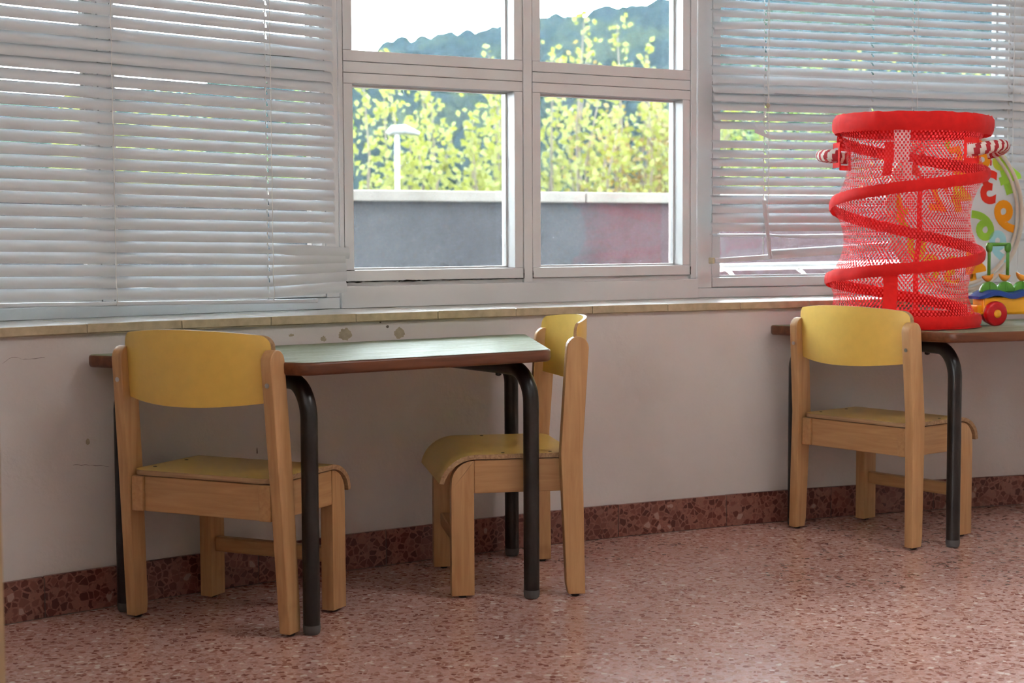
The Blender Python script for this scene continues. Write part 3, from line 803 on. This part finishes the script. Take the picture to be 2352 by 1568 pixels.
chC.location = (0.9233, 4.2399, 0); chC.rotation_euler.z = -0.8952

# ------------------------------------------------------------------ red pop-up basket
def make_basket():
    B = empty('mesh_basket', (1.076, 4.362, TH)); tag(B, 'red pop-up net basket with spiral hoops and striped rope handles', 'basket')
    R = 0.209; HT = 0.576; LEAN = 0.028
    # heights of the spiral wire at successive half turns: angle 0 = right, pi = left, going front (-y) from right to left
    # phase p counts half turns from the top: p=0 left/top ring
    zk = [0.540, 0.425, 0.343, 0.205, 0.136, 0.030]
    def zw(p):
        p = max(0, min(len(zk) - 1, p)); i = min(int(p), len(zk) - 2); k = p - i
        z0, z1 = zk[i], zk[i + 1]
        m0 = (zk[i + 1] - zk[max(0, i - 1)]) / (2 if i > 0 else 1); m1 = (zk[min(i + 2, len(zk) - 1)] - zk[i]) / (2 if i + 2 < len(zk) else 1)
        return (2 * k**3 - 3 * k**2 + 1) * z0 + (k**3 - 2 * k**2 + k) * m0 + (-2 * k**3 + 3 * k**2) * z1 + (k**3 - k**2) * m1
    # angle for phase p: starts left (pi), goes through the back (+y) to the right, then front to the left
    def ang(p): return PI - PI * p
    def cx(z): return LEAN * z / HT
    # sag over the table edge: table 2's left edge in basket coordinates
    e0 = Vector((0.7111 - 1.076, 4.4619 - 4.362)); ed = Vector((0.437, -0.398)).normalized(); en = Vector((ed.y, -ed.x)) * -1
    def drop(x, y):
        d = (Vector((x, y)) - e0).dot(Vector((-ed.y, ed.x)))
        return 0.0 if d > 0 else d * 0.55
    def wires_at(a):
        """wire heights on the ray of angle a, from the top hoop to the base hoop"""
        zs = [HT - .02]
        p = (PI - a) / PI
        while p < 0.15: p += 2
        while p <= len(zk) - 1: zs.append(zw(p)); p += 2
        zs = [z for z in zs]
        zs.append(0.018)
        return zs
    # the net
    NA, NV = 120, 30
    me_rows = []; uv_rows = []
    for i in range(NA + 1):
        a = 2 * PI * (i / NA) + PI * 0.0
        row = []; uvr = []
        ws = wires_at(a % (2 * PI) if i < NA else 1e-9)
        if i == NA: ws = wires_at(0.0)
        for j in range(NV + 1):
            z = (HT - .02) + (.018 - (HT - .02)) * j / NV
            sag = 0
            for u, l in zip(ws[:-1], ws[1:]):
                if l <= z <= u and u - l > .03:
                    k = (z - l) / (u - l); sag = min(.042, .20 * (u - l)) * 4 * k * (1 - k)
            r = R - sag; x = r * math.cos(a); y = r * math.sin(a)
            row.append((x + cx(z), y, z + drop(x, y) * (1 - j * 0 - min(1, z / .15)))); uvr.append((R * a, z))
        me_rows.append(row); uv_rows.append(uvr)
    mb = MB(); mb.grid(me_rows)
    net = mb.build('net', M['net'], B, smooth=True)
    uvl = net.data.uv_layers.new(name='UVMap'); flat = [uv for r in uv_rows for uv in r]
    for lp in net.data.loops: uvl.data[lp.index].uv = flat[lp.vertex_index]
    # gathered fabric bands over the wire
    rnd = random.Random(4)
    def band(name, pts, w, ruff=.0016, thick=.004):
        """pts: list of (angle, z, radius)"""
        mb = MB(); rows = []
        for k, (a, z, r) in enumerate(pts):
            g = ruff * (rnd.random() - .5) * 2
            prof = [(thick * .2, w / 2), (thick + g, w * .28), (thick * 1.2 + g, 0), (thick + g, -w * .3), (thick * .1, -w / 2), (-thick * .8, -w * .2), (-thick * .8, w * .2)]
            rw = []
            for dr, dz in prof:
                rr = r + dr; zz = z + dz + g * .6; x = rr * math.cos(a); y = rr * math.sin(a)
                rw.append((x + cx(zz), y, zz + drop(x, y) * (1 - min(1, max(0, zz) / .15))))
            rows.append(rw)
        mb.grid(rows, 0, True)
        return mb.build(name, M['red'], B, autosmooth=1.0)
    N = 100
    band('top_hoop', [(2 * PI * k / N, HT - .026 - .010 * math.cos(2 * PI * k / N) * 0 + .006 * math.cos(2 * PI * k / N + PI), R - .001) for k in range(N + 1)], .050, .0022, .007)
    n2 = int(50 * (len(zk) - 1))
    band('spiral_hoop', [(ang(p), zw(p), R) for p in (k / 50 for k in range(8, n2 - 4))], .031, .0018, .0036)
    band('base_hoop', [(2 * PI * k / N, .020, R - .001) for k in range(N + 1)], .034, .0012, .005)
    # base cloth
    mb = MB(); rows = []
    for r in (0.001, .06, .12, .17, .20, R - .002, R + .006):
        rows.append([(r * math.cos(2 * PI * k / 72), r * math.sin(2 * PI * k / 72), .003 + drop(r * math.cos(2 * PI * k / 72), r * math.sin(2 * PI * k / 72))) for k in range(72)])
    mb.grid(rows, 0, True); mb.build('base_cloth', M['red'], B, smooth=True)
    # gathered collar inside the top hoop
    mb = MB(); rows = []
    for q in range(5):
        rows.append([((R - .004 - .05 * (q / 4) ** 1.3 + .004 * math.sin(k * 5.1 + q)) * math.cos(2 * PI * k / 72) + cx(HT), (R - .004 - .05 * (q / 4) ** 1.3) * math.sin(2 * PI * k / 72), HT - .006 - .014 * (q / 4) + .004 * math.sin(k * 2.7 + q)) for k in range(72)])
    mb.grid(rows, 0, True); mb.build('collar', M['red'], B, smooth=True)
    # vertical tapes: (angle, width, top, bottom, offset)
    def tape(a, w, zt, zb, out, mat='red', name='tape'):
        mb = MB(); rows = []
        for k in range(13):
            z = zt + (zb - zt) * k / 12
            ws = wires_at(a % (2 * PI)); sag = 0
            for u, l in zip(ws[:-1], ws[1:]):
                if l <= z <= u and u - l > .03: q = (z - l) / (u - l); sag = min(.042, .20 * (u - l)) * 4 * q * (1 - q)
            r = R - sag + out
            rows.append([(r * math.cos(a + s * w / 2 / R) + cx(z), r * math.sin(a + s * w / 2 / R), z) for s in (-1, 0, 1)])
        mb.grid(rows); return mb.build(name, M[mat], B, smooth=True)
    tape(math.radians(65), .017, .42, .03, -.003)
    tape(math.radians(255 - 9), .042, .150, .02, .003)
    tape(math.radians(171), .02, .50, .38, .002)
    tape(math.radians(248), .050, .53, .445, -.004, 'label', 'care_label')
    tape(math.radians(236), .030, .50, .41, -.006)
    tape(math.radians(254), .028, .445, .40, -.004, 'label', 'care_label')
    # striped rope handles
    M['rope_w'] = plain('white_rope', (0.72, 0.66, 0.6), 0.8); M['rope_r'] = plain('red_rope', (0.42, 0.02, 0.03), 0.8)
    def handle(a0, a1, z, bulge, dz, tag_):
        H = empty('handle', parent=B)
        pts = []
        for k in range(65):
            q = k / 64; a = lerp(a0, a1, q); r = R - .006 + bulge * math.sin(PI * q) ** .6
            zz = z + dz * math.sin(PI * q); pts.append(Vector((r * math.cos(a) + cx(zz), r * math.sin(a), zz)))
        mb = MB(); SG = 24; mb.tube(pts, .0165, SG)
        for f in range(len(mb.f) - 2):
            i, j = divmod(f, SG); mb.m[f] = int(math.floor((i / 8.0 * 1.2 + j / SG) * 2)) % 2
        mb.build('rope', [M['rope_w'], M['rope_r']], H, smooth=True)
        for a in (a0, a1):
            mb = MB()
            if tag_:
                for (da, z0, z1, w0) in ((-.024, -.034, .034, .010), (.024, -.034, .034, .010), (0, .020, .034, .056), (0, -.034, -.020, .056)):
                    rows = [[((R + .004) * math.cos(a + (da + s * w0 / 2) / R) + cx(z), (R + .004) * math.sin(a + (da + s * w0 / 2) / R), z + zz) for zz in (z0, z1)] for s in (-1, 0, 1)]
                    mb.grid(rows)
            if mb.v: mb.build('patch', M['red'], H)
    handle(math.radians(303), math.radians(347), .474, .048, .014, True)
    handle(math.radians(135), math.radians(186), .470, .040, .004, True)
make_basket()

# ------------------------------------------------------------------ round number disc leaning on the blind
def make_disc():
    a = math.radians(20.79); n = Vector((-math.sin(a), math.cos(a), 0)); d = Vector((math.cos(a), math.sin(a), 0))
    R = .250; lean = .055; t0 = empty('number_disc'); tag(t0, 'round white disc printed with bright numbers, behind the red basket', 'toy disc')
    cen = Vector((1.390, 4.955, SILL_Z + R + .008))
    upv = (Vector((0, 0, 1)) + n * lean).normalized(); nn = d.cross(upv) * -1     # nn points outward
    def P(x, y, o=0): return cen + d * x + upv * y + nn * o
    M['disc'] = plain('white_cloth', (0.78, 0.78, 0.77), 0.7, 0.3, 0.02, 20, 0, 1, 0, 0, ((0.8, 0.8, 0.8), 0.35))
    M['rim'] = plain('cream_piping', (0.62, 0.56, 0.47), 0.5)
    mb = MB(); K = 72
    rows = [[P(r * math.cos(2 * PI * k / K), r * math.sin(2 * PI * k / K), o) for k in range(K)] for r, o in ((.001, .004), (R * .6, .004), (R - .003, .003), (R - .003, -.003), (R * .6, -.004), (.001, -.004))]
    mb.grid(rows, 0, True); mb.build('cloth', M['disc'], t0, smooth=True)
    mb = MB(); rows = []
    for k in range(K):
        b = 2 * PI * k / K; rows.append([P((R + .008 * math.cos(q)) * math.cos(b), (R + .008 * math.cos(q)) * math.sin(b), .011 * math.sin(q)) for q in (2 * PI * j / 10 for j in range(10))])
    rows.append(rows[0]); mb.grid(rows, 0, True); mb.build('rim', M['rim'], t0, smooth=True)
    mb = MB(); rows = []
    for k in range(K):
        b = 2 * PI * k / K; rows.append([P((R - .020 + .006 * math.cos(q)) * math.cos(b), (R - .020 + .006 * math.cos(q)) * math.sin(b), -.006 + .004 * math.sin(q)) for q in (2 * PI * j / 8 for j in range(8))])
    rows.append(rows[0]); mb.grid(rows, 0, True); mb.build('inner_rim', M['rim'], t0, smooth=True)
    cols = {'r': (0.85, 0.05, 0.03), 'o': (0.95, 0.38, 0.02), 'g': (0.40, 0.72, 0.08), 'y': (0.78, 0.62, 0.03), 'b': (0.45, 0.82, 0.88), 'l': (0.66, 0.72, 0.08)}
    for k, c in cols.items(): M['dg' + k] = plain('print_' + k, c, 0.7, 0.2, 0.02, 20, 0, 1, 0, 0, (c, 0.3))
    # (character, colour, x px, y px offset from the centre, height m, turn)
    G = [('3', 'r', 88, 52, .098, -.12), ('4', 'g', 147, 80, .11, .30), ('6', 'g', 72, -32, .10, .55), ('9', 'o', 137, -18, .105, .45), ('9', 'b', 115, -84, .095, .25),
         ('4', 'o', 48, -128, .10, .15), ('8', 'o', 72, 128, .09, 0), ('8', 'l', 120, 122, .08, .2), ('2', 'r', -110, 112, .09, -.2), ('2', 'o', -48, 32, .09, -.1),
         ('4', 'y', 12, 34, .10, .1), ('0', 'y', -108, -78, .095, 0), ('0', 'y', -72, -132, .085, 0), ('3', 'y', -18, -140, .09, 0), ('1', 'o', -150, 6, .09, .2), ('7', 'y', -140, -30, .08, .3), ('5', 'o', 5, 110, .085, .2), ('1', 'g', -20, 165, .07, 0)]
    s = 1 / 722.0
    for ch, c, px, py_, h, turn in G:
        cu = bpy.data.curves.new('number', 'FONT'); cu.body = ch; cu.size = h * 1.42; cu.offset = h * .055; cu.align_x = 'CENTER'; cu.align_y = 'CENTER'; cu.resolution_u = 4
        tmp = bpy.data.objects.new('tmp', cu); COL.objects.link(tmp)
        dg = bpy.context.evaluated_depsgraph_get(); me = bpy.data.meshes.new_from_object(tmp.evaluated_get(dg))
        bpy.data.objects.remove(tmp); bpy.data.curves.remove(cu)
        cs, sn = math.cos(turn), math.sin(turn)
        for v in me.vertices:
            x, y = -v.co.x, v.co.y; x, y = x * cs - y * sn, x * sn + y * cs
            v.co = P(px * s + x, py_ * s + y, -.0052)
        me.materials.clear(); me.materials.append(M['dg' + c])
        o = bpy.data.objects.new('number', me); COL.objects.link(o); o.parent = t0
    rebase(t0, (cen.x, cen.y, SILL_Z))
make_disc()

# ------------------------------------------------------------------ toy cart
def make_cart():
    T = empty('toy_cart', (1.336, 4.357, TH), math.atan2(.297, .955)); tag(T, 'yellow and blue toy cart with red wheels and a green push handle', 'toy')
    M['tred'] = plain('toy_red', (0.55, 0.006, 0.012), 0.3); M['tyel'] = plain('toy_yellow', (0.90, 0.42, 0.015), 0.3); M['tblu'] = plain('toy_blue', (0.02, 0.07, 0.33), 0.3)
    M['tgre'] = plain('toy_green', (0.10, 0.33, 0.035), 0.3); M['tora'] = plain('toy_orange', (0.80, 0.32, 0.03), 0.35)
    r = .0345
    for x, y in ((0, 0), (.170, 0), (.045, .085), (.215, .085)):
        mb = MB(); mb.lathe([(.012, -.011), (r - .006, -.011), (r - .001, -.007), (r, 0), (r - .001, .007), (r - .006, .011), (.012, .011)], (x, y, r), 'y', 30); w = mb.build('wheel', M['tred'], T, autosmooth=.8)
        mb = MB(); mb.lathe([(.004, -.0165), (.009, -.0155), (.0115, -.012), (.0115, 0)], (x, y, r), 'y', 18); mb.build('hub', M['tyel'], w, smooth=True)
    # body with a hitch at the left
    mb = MB(); mb.box(-.028, .235, .014, .072, .030, .080); body = mb.build('body', M['tyel'], T, bevel=.008, bseg=3)
    mb = MB(); mb.box(-.041, -.026, .025, .060, .028, .058); mb.build('hitch', M['tyel'], body, bevel=.004)
    # wavy blue deck
    mb = MB(); rows = []
    for k in range(30):
        x = -.042 + .29 * k / 29; zb = .083 + .005 * math.cos((x - .01) / .105 * 2 * PI); e = min(1, k / 3, (29 - k) / 3)
        hy = .037 * (.75 + .25 * e); rows.append([(x, .043 - hy, zb - .004), (x, .043 + hy, zb - .004), (x, .043 + hy, zb + .009 * (.3 + .7 * e)), (x, .043 + hy * .8, zb + .012 * (.3 + .7 * e)), (x, .043 - hy * .8, zb + .012 * (.3 + .7 * e)), (x, .043 - hy, zb + .009 * (.3 + .7 * e))])
    o = mb.grid(rows, 0, True); mb.face([o + k for k in range(6)]); mb.face([o + 29 * 6 + k for k in range(6)][::-1]); mb.build('deck', M['tblu'], T, autosmooth=.8)
    for x, tilt in ((.006, .3), (.058, 0.0), (.112, -.2)):
        f = empty('figure', parent=T)
        mb = MB(); K = 14
        pl = [(.028 * math.cos(PI * k / K), .030 * math.sin(PI * k / K)) for k in range(K + 1)]
        mb.prism(pl, .034, .050, lambda p, q, y: (x + p, y, .092 + q)); mb.build('half_disc', M['tgre'], f, bevel=.003, autosmooth=.6)
        mb = MB(); mb.box(x - .003, x + .003, .030, .036, .094, .121); mb.build('rib', M['tgre'], f, bevel=.002)
        # perched bird shape: a bowl body with head and tail
        mb = MB(); rows = []
        for k in range(11):
            q = k / 10; xx = -.019 + .038 * q; hh = .0105 * math.sin(PI * min(1, q * 1.02 + .04)) ** .6
            zc = .131 + .010 * (2 * q - 1) ** 2 * (1 if q < .5 else .8); rows.append([(x + xx * math.cos(tilt) - (zc - .131) * math.sin(tilt), .042 + hh * math.cos(b), zc + hh * .9 * math.sin(b) + xx * math.sin(tilt)) for b in (2 * PI * j / 10 for j in range(10))])
        o = mb.grid(rows, 0, True); mb.face([o + k for k in range(10)][::-1]); mb.face([o + 100 + k for k in range(10)]); mb.build('bird', M['tora'], f, smooth=True)
    H = empty('push_handle', parent=T)
    for x in (.006, .066):
        mb = MB(); mb.tube([(x, .042, .138), (x, .042, .220)], .0046, 12); mb.build('rod', M['tgre'], H, smooth=True)
        mb = MB(); mb.lathe([(.005, -.014), (.0085, -.008), (.0095, .002), (.008, .009), (.003, .012)], (x, .042, .217), 'z', 14); mb.build('knuckle', M['tgre'], H, smooth=True)
    mb = MB(); mb.tube([(.0, .042, .225), (.072, .042, .225)], .005, 12); mb.build('grip', M['tgre'], H, smooth=True)
make_cart()

# ------------------------------------------------------------------ cabinet at the left edge
def make_cabinet():
    T = empty('oak_cabinet', (-1.111, 1.62, 0)); tag(T, 'light oak cabinet at the far left edge of the picture', 'cabinet')
    w, dp, h = .45, .38, 1.2  # bulk out of view sized to block side-window light from the left chair
    mb = MB(); mb.box(-w, w - .002, -dp, dp - .0, .06, h); mb.build('body', M['cabinet'], T, bevel=.003)
    mb = MB(); mb.box(-w + .02, w - .02, -dp + .02, dp - .02, 0, .06); mb.build('plinth', M['cab_edge'], T)
    mb = MB(); mb.box(w - .0035, w + .0005, dp - .001, dp + .0025, .06, h); mb.build('edge_band', M['cab_edge'], T)
    for s in (0, 1):
        mb = MB(); mb.box(w - .002, w + .016, -dp + .004 + s * (dp - .004), -.002 + s * (dp - .024), .065, h - .004); dr = mb.build('door', M['cabinet'], T, bevel=.002)
        mb = MB(); mb.lathe([(.004, 0), (.004, .012), (.011, .016), (.011, .022), (.006, .026)], (w + .016, -.03 + s * .05, .7), 'x', 14); mb.build('knob', M['steel'], dr, smooth=True)
    T.location.x += -.0
make_cabinet()

# ------------------------------------------------------------------ outdoors
GZ = -4.0
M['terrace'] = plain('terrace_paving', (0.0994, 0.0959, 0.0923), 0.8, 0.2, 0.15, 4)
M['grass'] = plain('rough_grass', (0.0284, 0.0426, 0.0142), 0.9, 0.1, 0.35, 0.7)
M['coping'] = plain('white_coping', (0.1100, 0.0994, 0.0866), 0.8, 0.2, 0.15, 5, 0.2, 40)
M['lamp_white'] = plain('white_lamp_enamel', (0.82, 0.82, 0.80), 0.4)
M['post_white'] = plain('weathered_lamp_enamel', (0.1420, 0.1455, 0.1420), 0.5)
FP = Frame(Vector((-0.79, 8.0)), math.radians(29.0))       # parapet line
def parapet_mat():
    m, nt, b = new_mat('parapet_reflection_tint')
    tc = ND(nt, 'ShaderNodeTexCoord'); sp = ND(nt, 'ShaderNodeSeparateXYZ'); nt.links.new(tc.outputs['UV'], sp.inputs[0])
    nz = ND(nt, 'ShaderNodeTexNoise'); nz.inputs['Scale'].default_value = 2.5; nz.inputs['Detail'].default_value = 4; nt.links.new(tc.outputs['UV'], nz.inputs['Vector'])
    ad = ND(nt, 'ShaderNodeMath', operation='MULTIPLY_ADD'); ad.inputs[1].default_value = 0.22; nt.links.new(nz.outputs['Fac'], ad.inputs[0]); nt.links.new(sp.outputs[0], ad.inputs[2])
    # blue-grey and maroon stretches paint in window-glass reflections, grey-green beyond (u in metres / 10)
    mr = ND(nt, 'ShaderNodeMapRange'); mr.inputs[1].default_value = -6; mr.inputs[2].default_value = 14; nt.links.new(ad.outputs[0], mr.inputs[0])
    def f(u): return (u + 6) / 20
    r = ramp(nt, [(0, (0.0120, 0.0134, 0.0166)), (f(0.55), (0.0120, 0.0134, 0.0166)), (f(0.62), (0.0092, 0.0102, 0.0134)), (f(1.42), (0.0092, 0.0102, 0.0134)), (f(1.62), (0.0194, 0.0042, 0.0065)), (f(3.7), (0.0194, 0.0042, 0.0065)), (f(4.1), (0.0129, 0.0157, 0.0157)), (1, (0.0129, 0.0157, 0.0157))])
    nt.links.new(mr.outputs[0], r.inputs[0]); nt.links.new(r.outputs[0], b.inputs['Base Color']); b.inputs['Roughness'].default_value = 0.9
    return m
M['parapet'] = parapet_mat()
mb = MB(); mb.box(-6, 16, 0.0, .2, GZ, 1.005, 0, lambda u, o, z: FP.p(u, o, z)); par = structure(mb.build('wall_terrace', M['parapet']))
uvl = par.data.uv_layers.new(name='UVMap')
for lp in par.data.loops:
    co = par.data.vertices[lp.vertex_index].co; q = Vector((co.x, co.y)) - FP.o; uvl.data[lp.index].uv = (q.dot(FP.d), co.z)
for i in range(15):
    u0 = -6 + i * 1.47
    mb = MB(); mb.box(u0 + .004, u0 + 1.466, -.035, .235, 1.005, 1.062, 0, lambda u, o, z: FP.p(u, o, z)); mb.build('coping_stone', M['coping'], par, bevel=.006)
mb = MB()
for F, W_ in ((F0, 1.17), (F1, 1.17), (F2, 1.17), (F3, 1.17), (F4, 1.17)): pass
mb.add([(-9, 9.2 - 6.5, -.30), (-2.8, 2.4, -.30), (-1.2, 4.3, -.30), (0.6, 5.4, -.30), (2.5, 5.9, -.30), (6.5, 5.4, -.30), (12, 15, -.30), (-6, 5.1, -.30)], [(0, 1, 2, 3, 4, 5, 6, 7)])
structure(mb.build('floor_terrace', M['terrace']))
mb = MB(); mb.box(-400, 500, 6, 900, GZ - .5, GZ); structure(mb.build('ground', M['grass']))

# white rail outside the right-hand window
rl = empty('white_rail', F3.p(.05, .12, .60)); tag(rl, 'white tubular rail just outside the right-hand window', 'rail')
mb = MB(); mb.tube([F3.p(-.02, .12, .722), F3.p(.120, .12, .7235)], .011, 14); mb.build('pipe', M['lamp_white'], rl, smooth=True).location = -Vector(F3.p(.05, .12, .60))
mb = MB(); mb.tube([F3.p(.128, .12, .7235), F3.p(.145, .12, .7225), F3.p(.16, .12, .7235), F3.p(1.6, .12, .7345)], [.006, .014, .0115, .0115], 14); mb.build('pipe', M['lamp_white'], rl, smooth=True).location = -Vector(F3.p(.05, .12, .60))
for u in (.165, .42, 1.3):
    mb = MB(); mb.tube([F3.p(u, .12, .715), F3.p(u, .09, .705), F3.p(u, .068, .69)], .006, 8); mb.build('bracket', M['lamp_white'], rl, smooth=True).location = -Vector(F3.p(.05, .12, .60))

# lamp post
lp_ = empty('lamp_post', (-0.862, 12.0, GZ)); tag(lp_, 'white street lamp post standing among the yellow-green trees', 'lamp post')
mb = MB(); mb.tube([(0, 0, 0), (0, 0, 5.60)], .018, 10); mb.build('post', M['post_white'], lp_, smooth=True)
mb = MB(); mb.tube([(-.07, 0, 5.60), (-.03, 0, 5.63), (.06, 0, 5.635), (.17, 0, 5.60)], [.02, .035, .035, .015], 10); mb.build('head', M['post_white'], lp_, smooth=True)

# trees: upright shoots with small yellow-green leaves
def leaf_mat(name, c):
    m, nt, b = new_mat(name)
    b.inputs['Roughness'].default_value = 0.6
    gi = ND(nt, 'ShaderNodeNewGeometry')
    r = ramp(nt, [(0, [x * .8 for x in c]), (1, [min(1, x * 1.15) for x in c])]); nt.links.new(gi.outputs['Random Per Island'], r.inputs[0]); nt.links.new(r.outputs[0], b.inputs['Base Color'])
    tl_ = ND(nt, 'ShaderNodeBsdfTranslucent'); nt.links.new(r.outputs[0], tl_.inputs['Color'])
    mx = ND(nt, 'ShaderNodeMixShader'); mx.inputs[0].default_value = .45
    nt.links.new(b.outputs[0], mx.inputs[1]); nt.links.new(tl_.outputs[0], mx.inputs[2]); nt.links.new(mx.outputs[0], nt.nodes['Material Output'].inputs[0])
    return m
LEAF = [leaf_mat('yellow_green_leaf', (0.1159, 0.1255, 0.0169)), leaf_mat('green_leaf', (0.0628, 0.0917, 0.0193)), leaf_mat('amber_leaf', (0.1304, 0.0917, 0.0193))]
M['bark'] = plain('grey_bark', (0.0795, 0.0646, 0.0497), 0.9, 0.1, 0.2, 8)
def make_tree(x, y, top, seed, mat, label):
    rnd = random.Random(seed)
    T = empty('tree', (x, y, GZ)); tag(T, label, 'tree', 'trees beyond the terrace wall')
    tb = MB(); lf = MB()
    fork = 3.6 + rnd.uniform(-.3, .3)
    tb.tube([(0, 0, 0), (.03, 0, 2), (0, 0, fork)], [.11, .09, .075], 8)
    for s in range(13):
        a = rnd.uniform(0, 2 * PI); rr = rnd.uniform(.15, .75); hz = top - GZ + rnd.uniform(-1.1, .12) * (1 if s > 2 else .25)
        bx, by = rr * math.cos(a), rr * math.sin(a) * .8
        path = [(0, 0, fork - .5), (bx * .6, by * .6, fork + .35), (bx, by, fork + 1.0), (bx * 1.08 + rnd.uniform(-.06, .06), by * 1.08, (fork + 1 + hz) / 2), (bx * 1.12 + rnd.uniform(-.08, .08), by * 1.1, hz)]
        tb.tube(path, [.035, .024, .016, .010, .004], 6)
        P = [Vector(p) for p in path]
        nl = 210
        for k in range(nl):
            q = rnd.uniform(.9, 4.0); i = min(3, int(q)); p = P[i].lerp(P[i + 1], q - i)
            spread = .30 * (1 - .72 * max(0, (q - 2.0) / 2)); o = Vector((rnd.gauss(0, spread * .55), rnd.gauss(0, spread * .5), rnd.gauss(0, .10)))
            c = p + o; sz = rnd.uniform(.022, .040)
            u = Vector((rnd.gauss(0, 1), rnd.gauss(0, .6), rnd.gauss(0, 1))).normalized(); v = u.cross(Vector((rnd.gauss(0, .5), 1, rnd.gauss(0, .5)))).normalized()
            lf.add([c - u * sz, c + v * sz * .7 - u * sz * .1, c + u * sz, c - v * sz * .7 - u * sz * .1], [(0, 1, 2, 3)])
    tb.build('branches', M['bark'], T, smooth=True)
    lf.build('foliage', mat, T)
TS = [(-3.3, 13.4, 2.0, 0, 'yellow-green leafy tree beyond the parapet, far left, mostly behind the closed blind'), (-2.1, 14.0, 2.1, 1, 'leafy green tree beyond the parapet just left of the open window'),
      (-1.15, 13.6, 2.0, 0, 'yellow-green tree beyond the parapet right behind the white lamp post'), (-0.35, 14.4, 2.25, 0, 'yellow-green tree beyond the parapet in the left panes near the mullion'),
      (0.45, 13.8, 2.7, 0, 'tall yellow-green tree beyond the parapet in the right panes next to the mullion'), (1.1, 14.6, 2.45, 2, 'amber tinted tree beyond the parapet at the right of the right panes'),
      (1.85, 14.0, 2.2, 0, 'yellow-green tree beyond the parapet behind the right window post'), (2.7, 15.0, 2.3, 1, 'leafy green tree beyond the parapet behind the left end of the half open blind'),
      (3.7, 15.4, 2.4, 0, 'yellow-green tree beyond the parapet behind the red basket'), (4.9, 16.2, 2.5, 0, 'yellow-green tree beyond the parapet, far right behind the blind')]
for i, (x, y, tp, mt, lb) in enumerate(TS): make_tree(x, y, tp, 20 + i, LEAF[mt], lb)

# wooded hill far behind
def hill():
    mb = MB(); rnd = random.Random(3)
    prof = [(-200, 30), (-80, 40), (-41, 47), (-32, 50), (-16, 53), (-1, 55), (8, 56), (26, 58.5), (43, 62), (90, 70), (200, 78)]
    def ridge(x):
        for (x0, z0), (x1, z1) in zip(prof[:-1], prof[1:]):
            if x0 <= x <= x1: return lerp(z0, z1, (x - x0) / (x1 - x0))
        return prof[-1][1]
    crowns = {}
    cell = 4.6
    def crown(x, y):
        gx, gy = math.floor(x / cell), math.floor(y / cell * .6); best = 0
        for i in (-1, 0, 1):
            for j in (-1, 0, 1):
                k = (gx + i, gy + j)
                if k not in crowns:
                    r_ = random.Random(k[0] * 7919 + k[1] * 104729); crowns[k] = ((k[0] + r_.random()) * cell, (k[1] + r_.random()) * cell / .6, r_.uniform(2.2, 3.6))
                cx_, cy_, r = crowns[k]; d = math.hypot(x - cx_, (y - cy_) * .6)
                if d < r: best = max(best, math.sqrt(r * r - d * d) * 1.5)
        return best
    NX, NY = 250, 120; rows = []
    for j in range(NY + 1):
        v = j / NY; y = 180 + 260 * v
        row = []
        for i in range(NX + 1):
            x = -150 + 330 * i / NX
            k = min(1, v / .92); zz = GZ + (ridge(x * 420 / 420) - GZ) * (k ** 0.9) * (1 if v < .92 else 1 - (v - .92) * 3)
            zz += 3.0 * noise.noise(Vector((x * .03, y * .02, 0))) * k * (1 - k) * 3
            row.append((x * y / 420, y, zz * (y / 420 if v < .92 else 1) ** .3 + crown(x, y) - 2))
        rows.append(row)
    mb.grid(rows)
    m, nt, b = new_mat('forest_canopy')
    co = texco(nt)
    nz = ND(nt, 'ShaderNodeTexNoise'); nz.inputs['Scale'].default_value = .035; nz.inputs['Detail'].default_value = 8; nz.inputs['Roughness'].default_value = .65; nt.links.new(co, nz.inputs['Vector'])
    r = ramp(nt, [(.36, (0.0031, 0.0067, 0.0062)), (.5, (0.0051, 0.0102, 0.0078)), (.6, (0.0141, 0.0203, 0.0086)), (.72, (0.0043, 0.0086, 0.0070))]); nt.links.new(nz.outputs['Fac'], r.inputs[0]); nt.links.new(r.outputs[0], b.inputs['Base Color'])
    b.inputs['Roughness'].default_value = 1.0; b.inputs['Specular IOR Level'].default_value = 0
    h = mb.build('wooded_hill', m, smooth=True); h['kind'] = 'structure'
hill()

# damp air between the terrace and the hill
def haze():
    mb = MB(); mb.box(-160, 230, 40, 395, GZ, 130)
    m = bpy.data.materials.new('damp_air'); m.use_nodes = True; nt = m.node_tree; nt.nodes.remove(nt.nodes['Principled BSDF'])
    vs = ND(nt, 'ShaderNodeVolumeScatter'); vs.inputs['Color'].default_value = (0.42, 0.66, 1.0, 1); vs.inputs['Density'].default_value = 0.000085; vs.inputs['Anisotropy'].default_value = 0.0
    nt.links.new(vs.outputs[0], nt.nodes['Material Output'].inputs['Volume'])
    o = mb.build('haze', m); o['kind'] = 'stuff'; tag(o, 'pale blue haze in the air in front of the hill', 'haze')
haze()
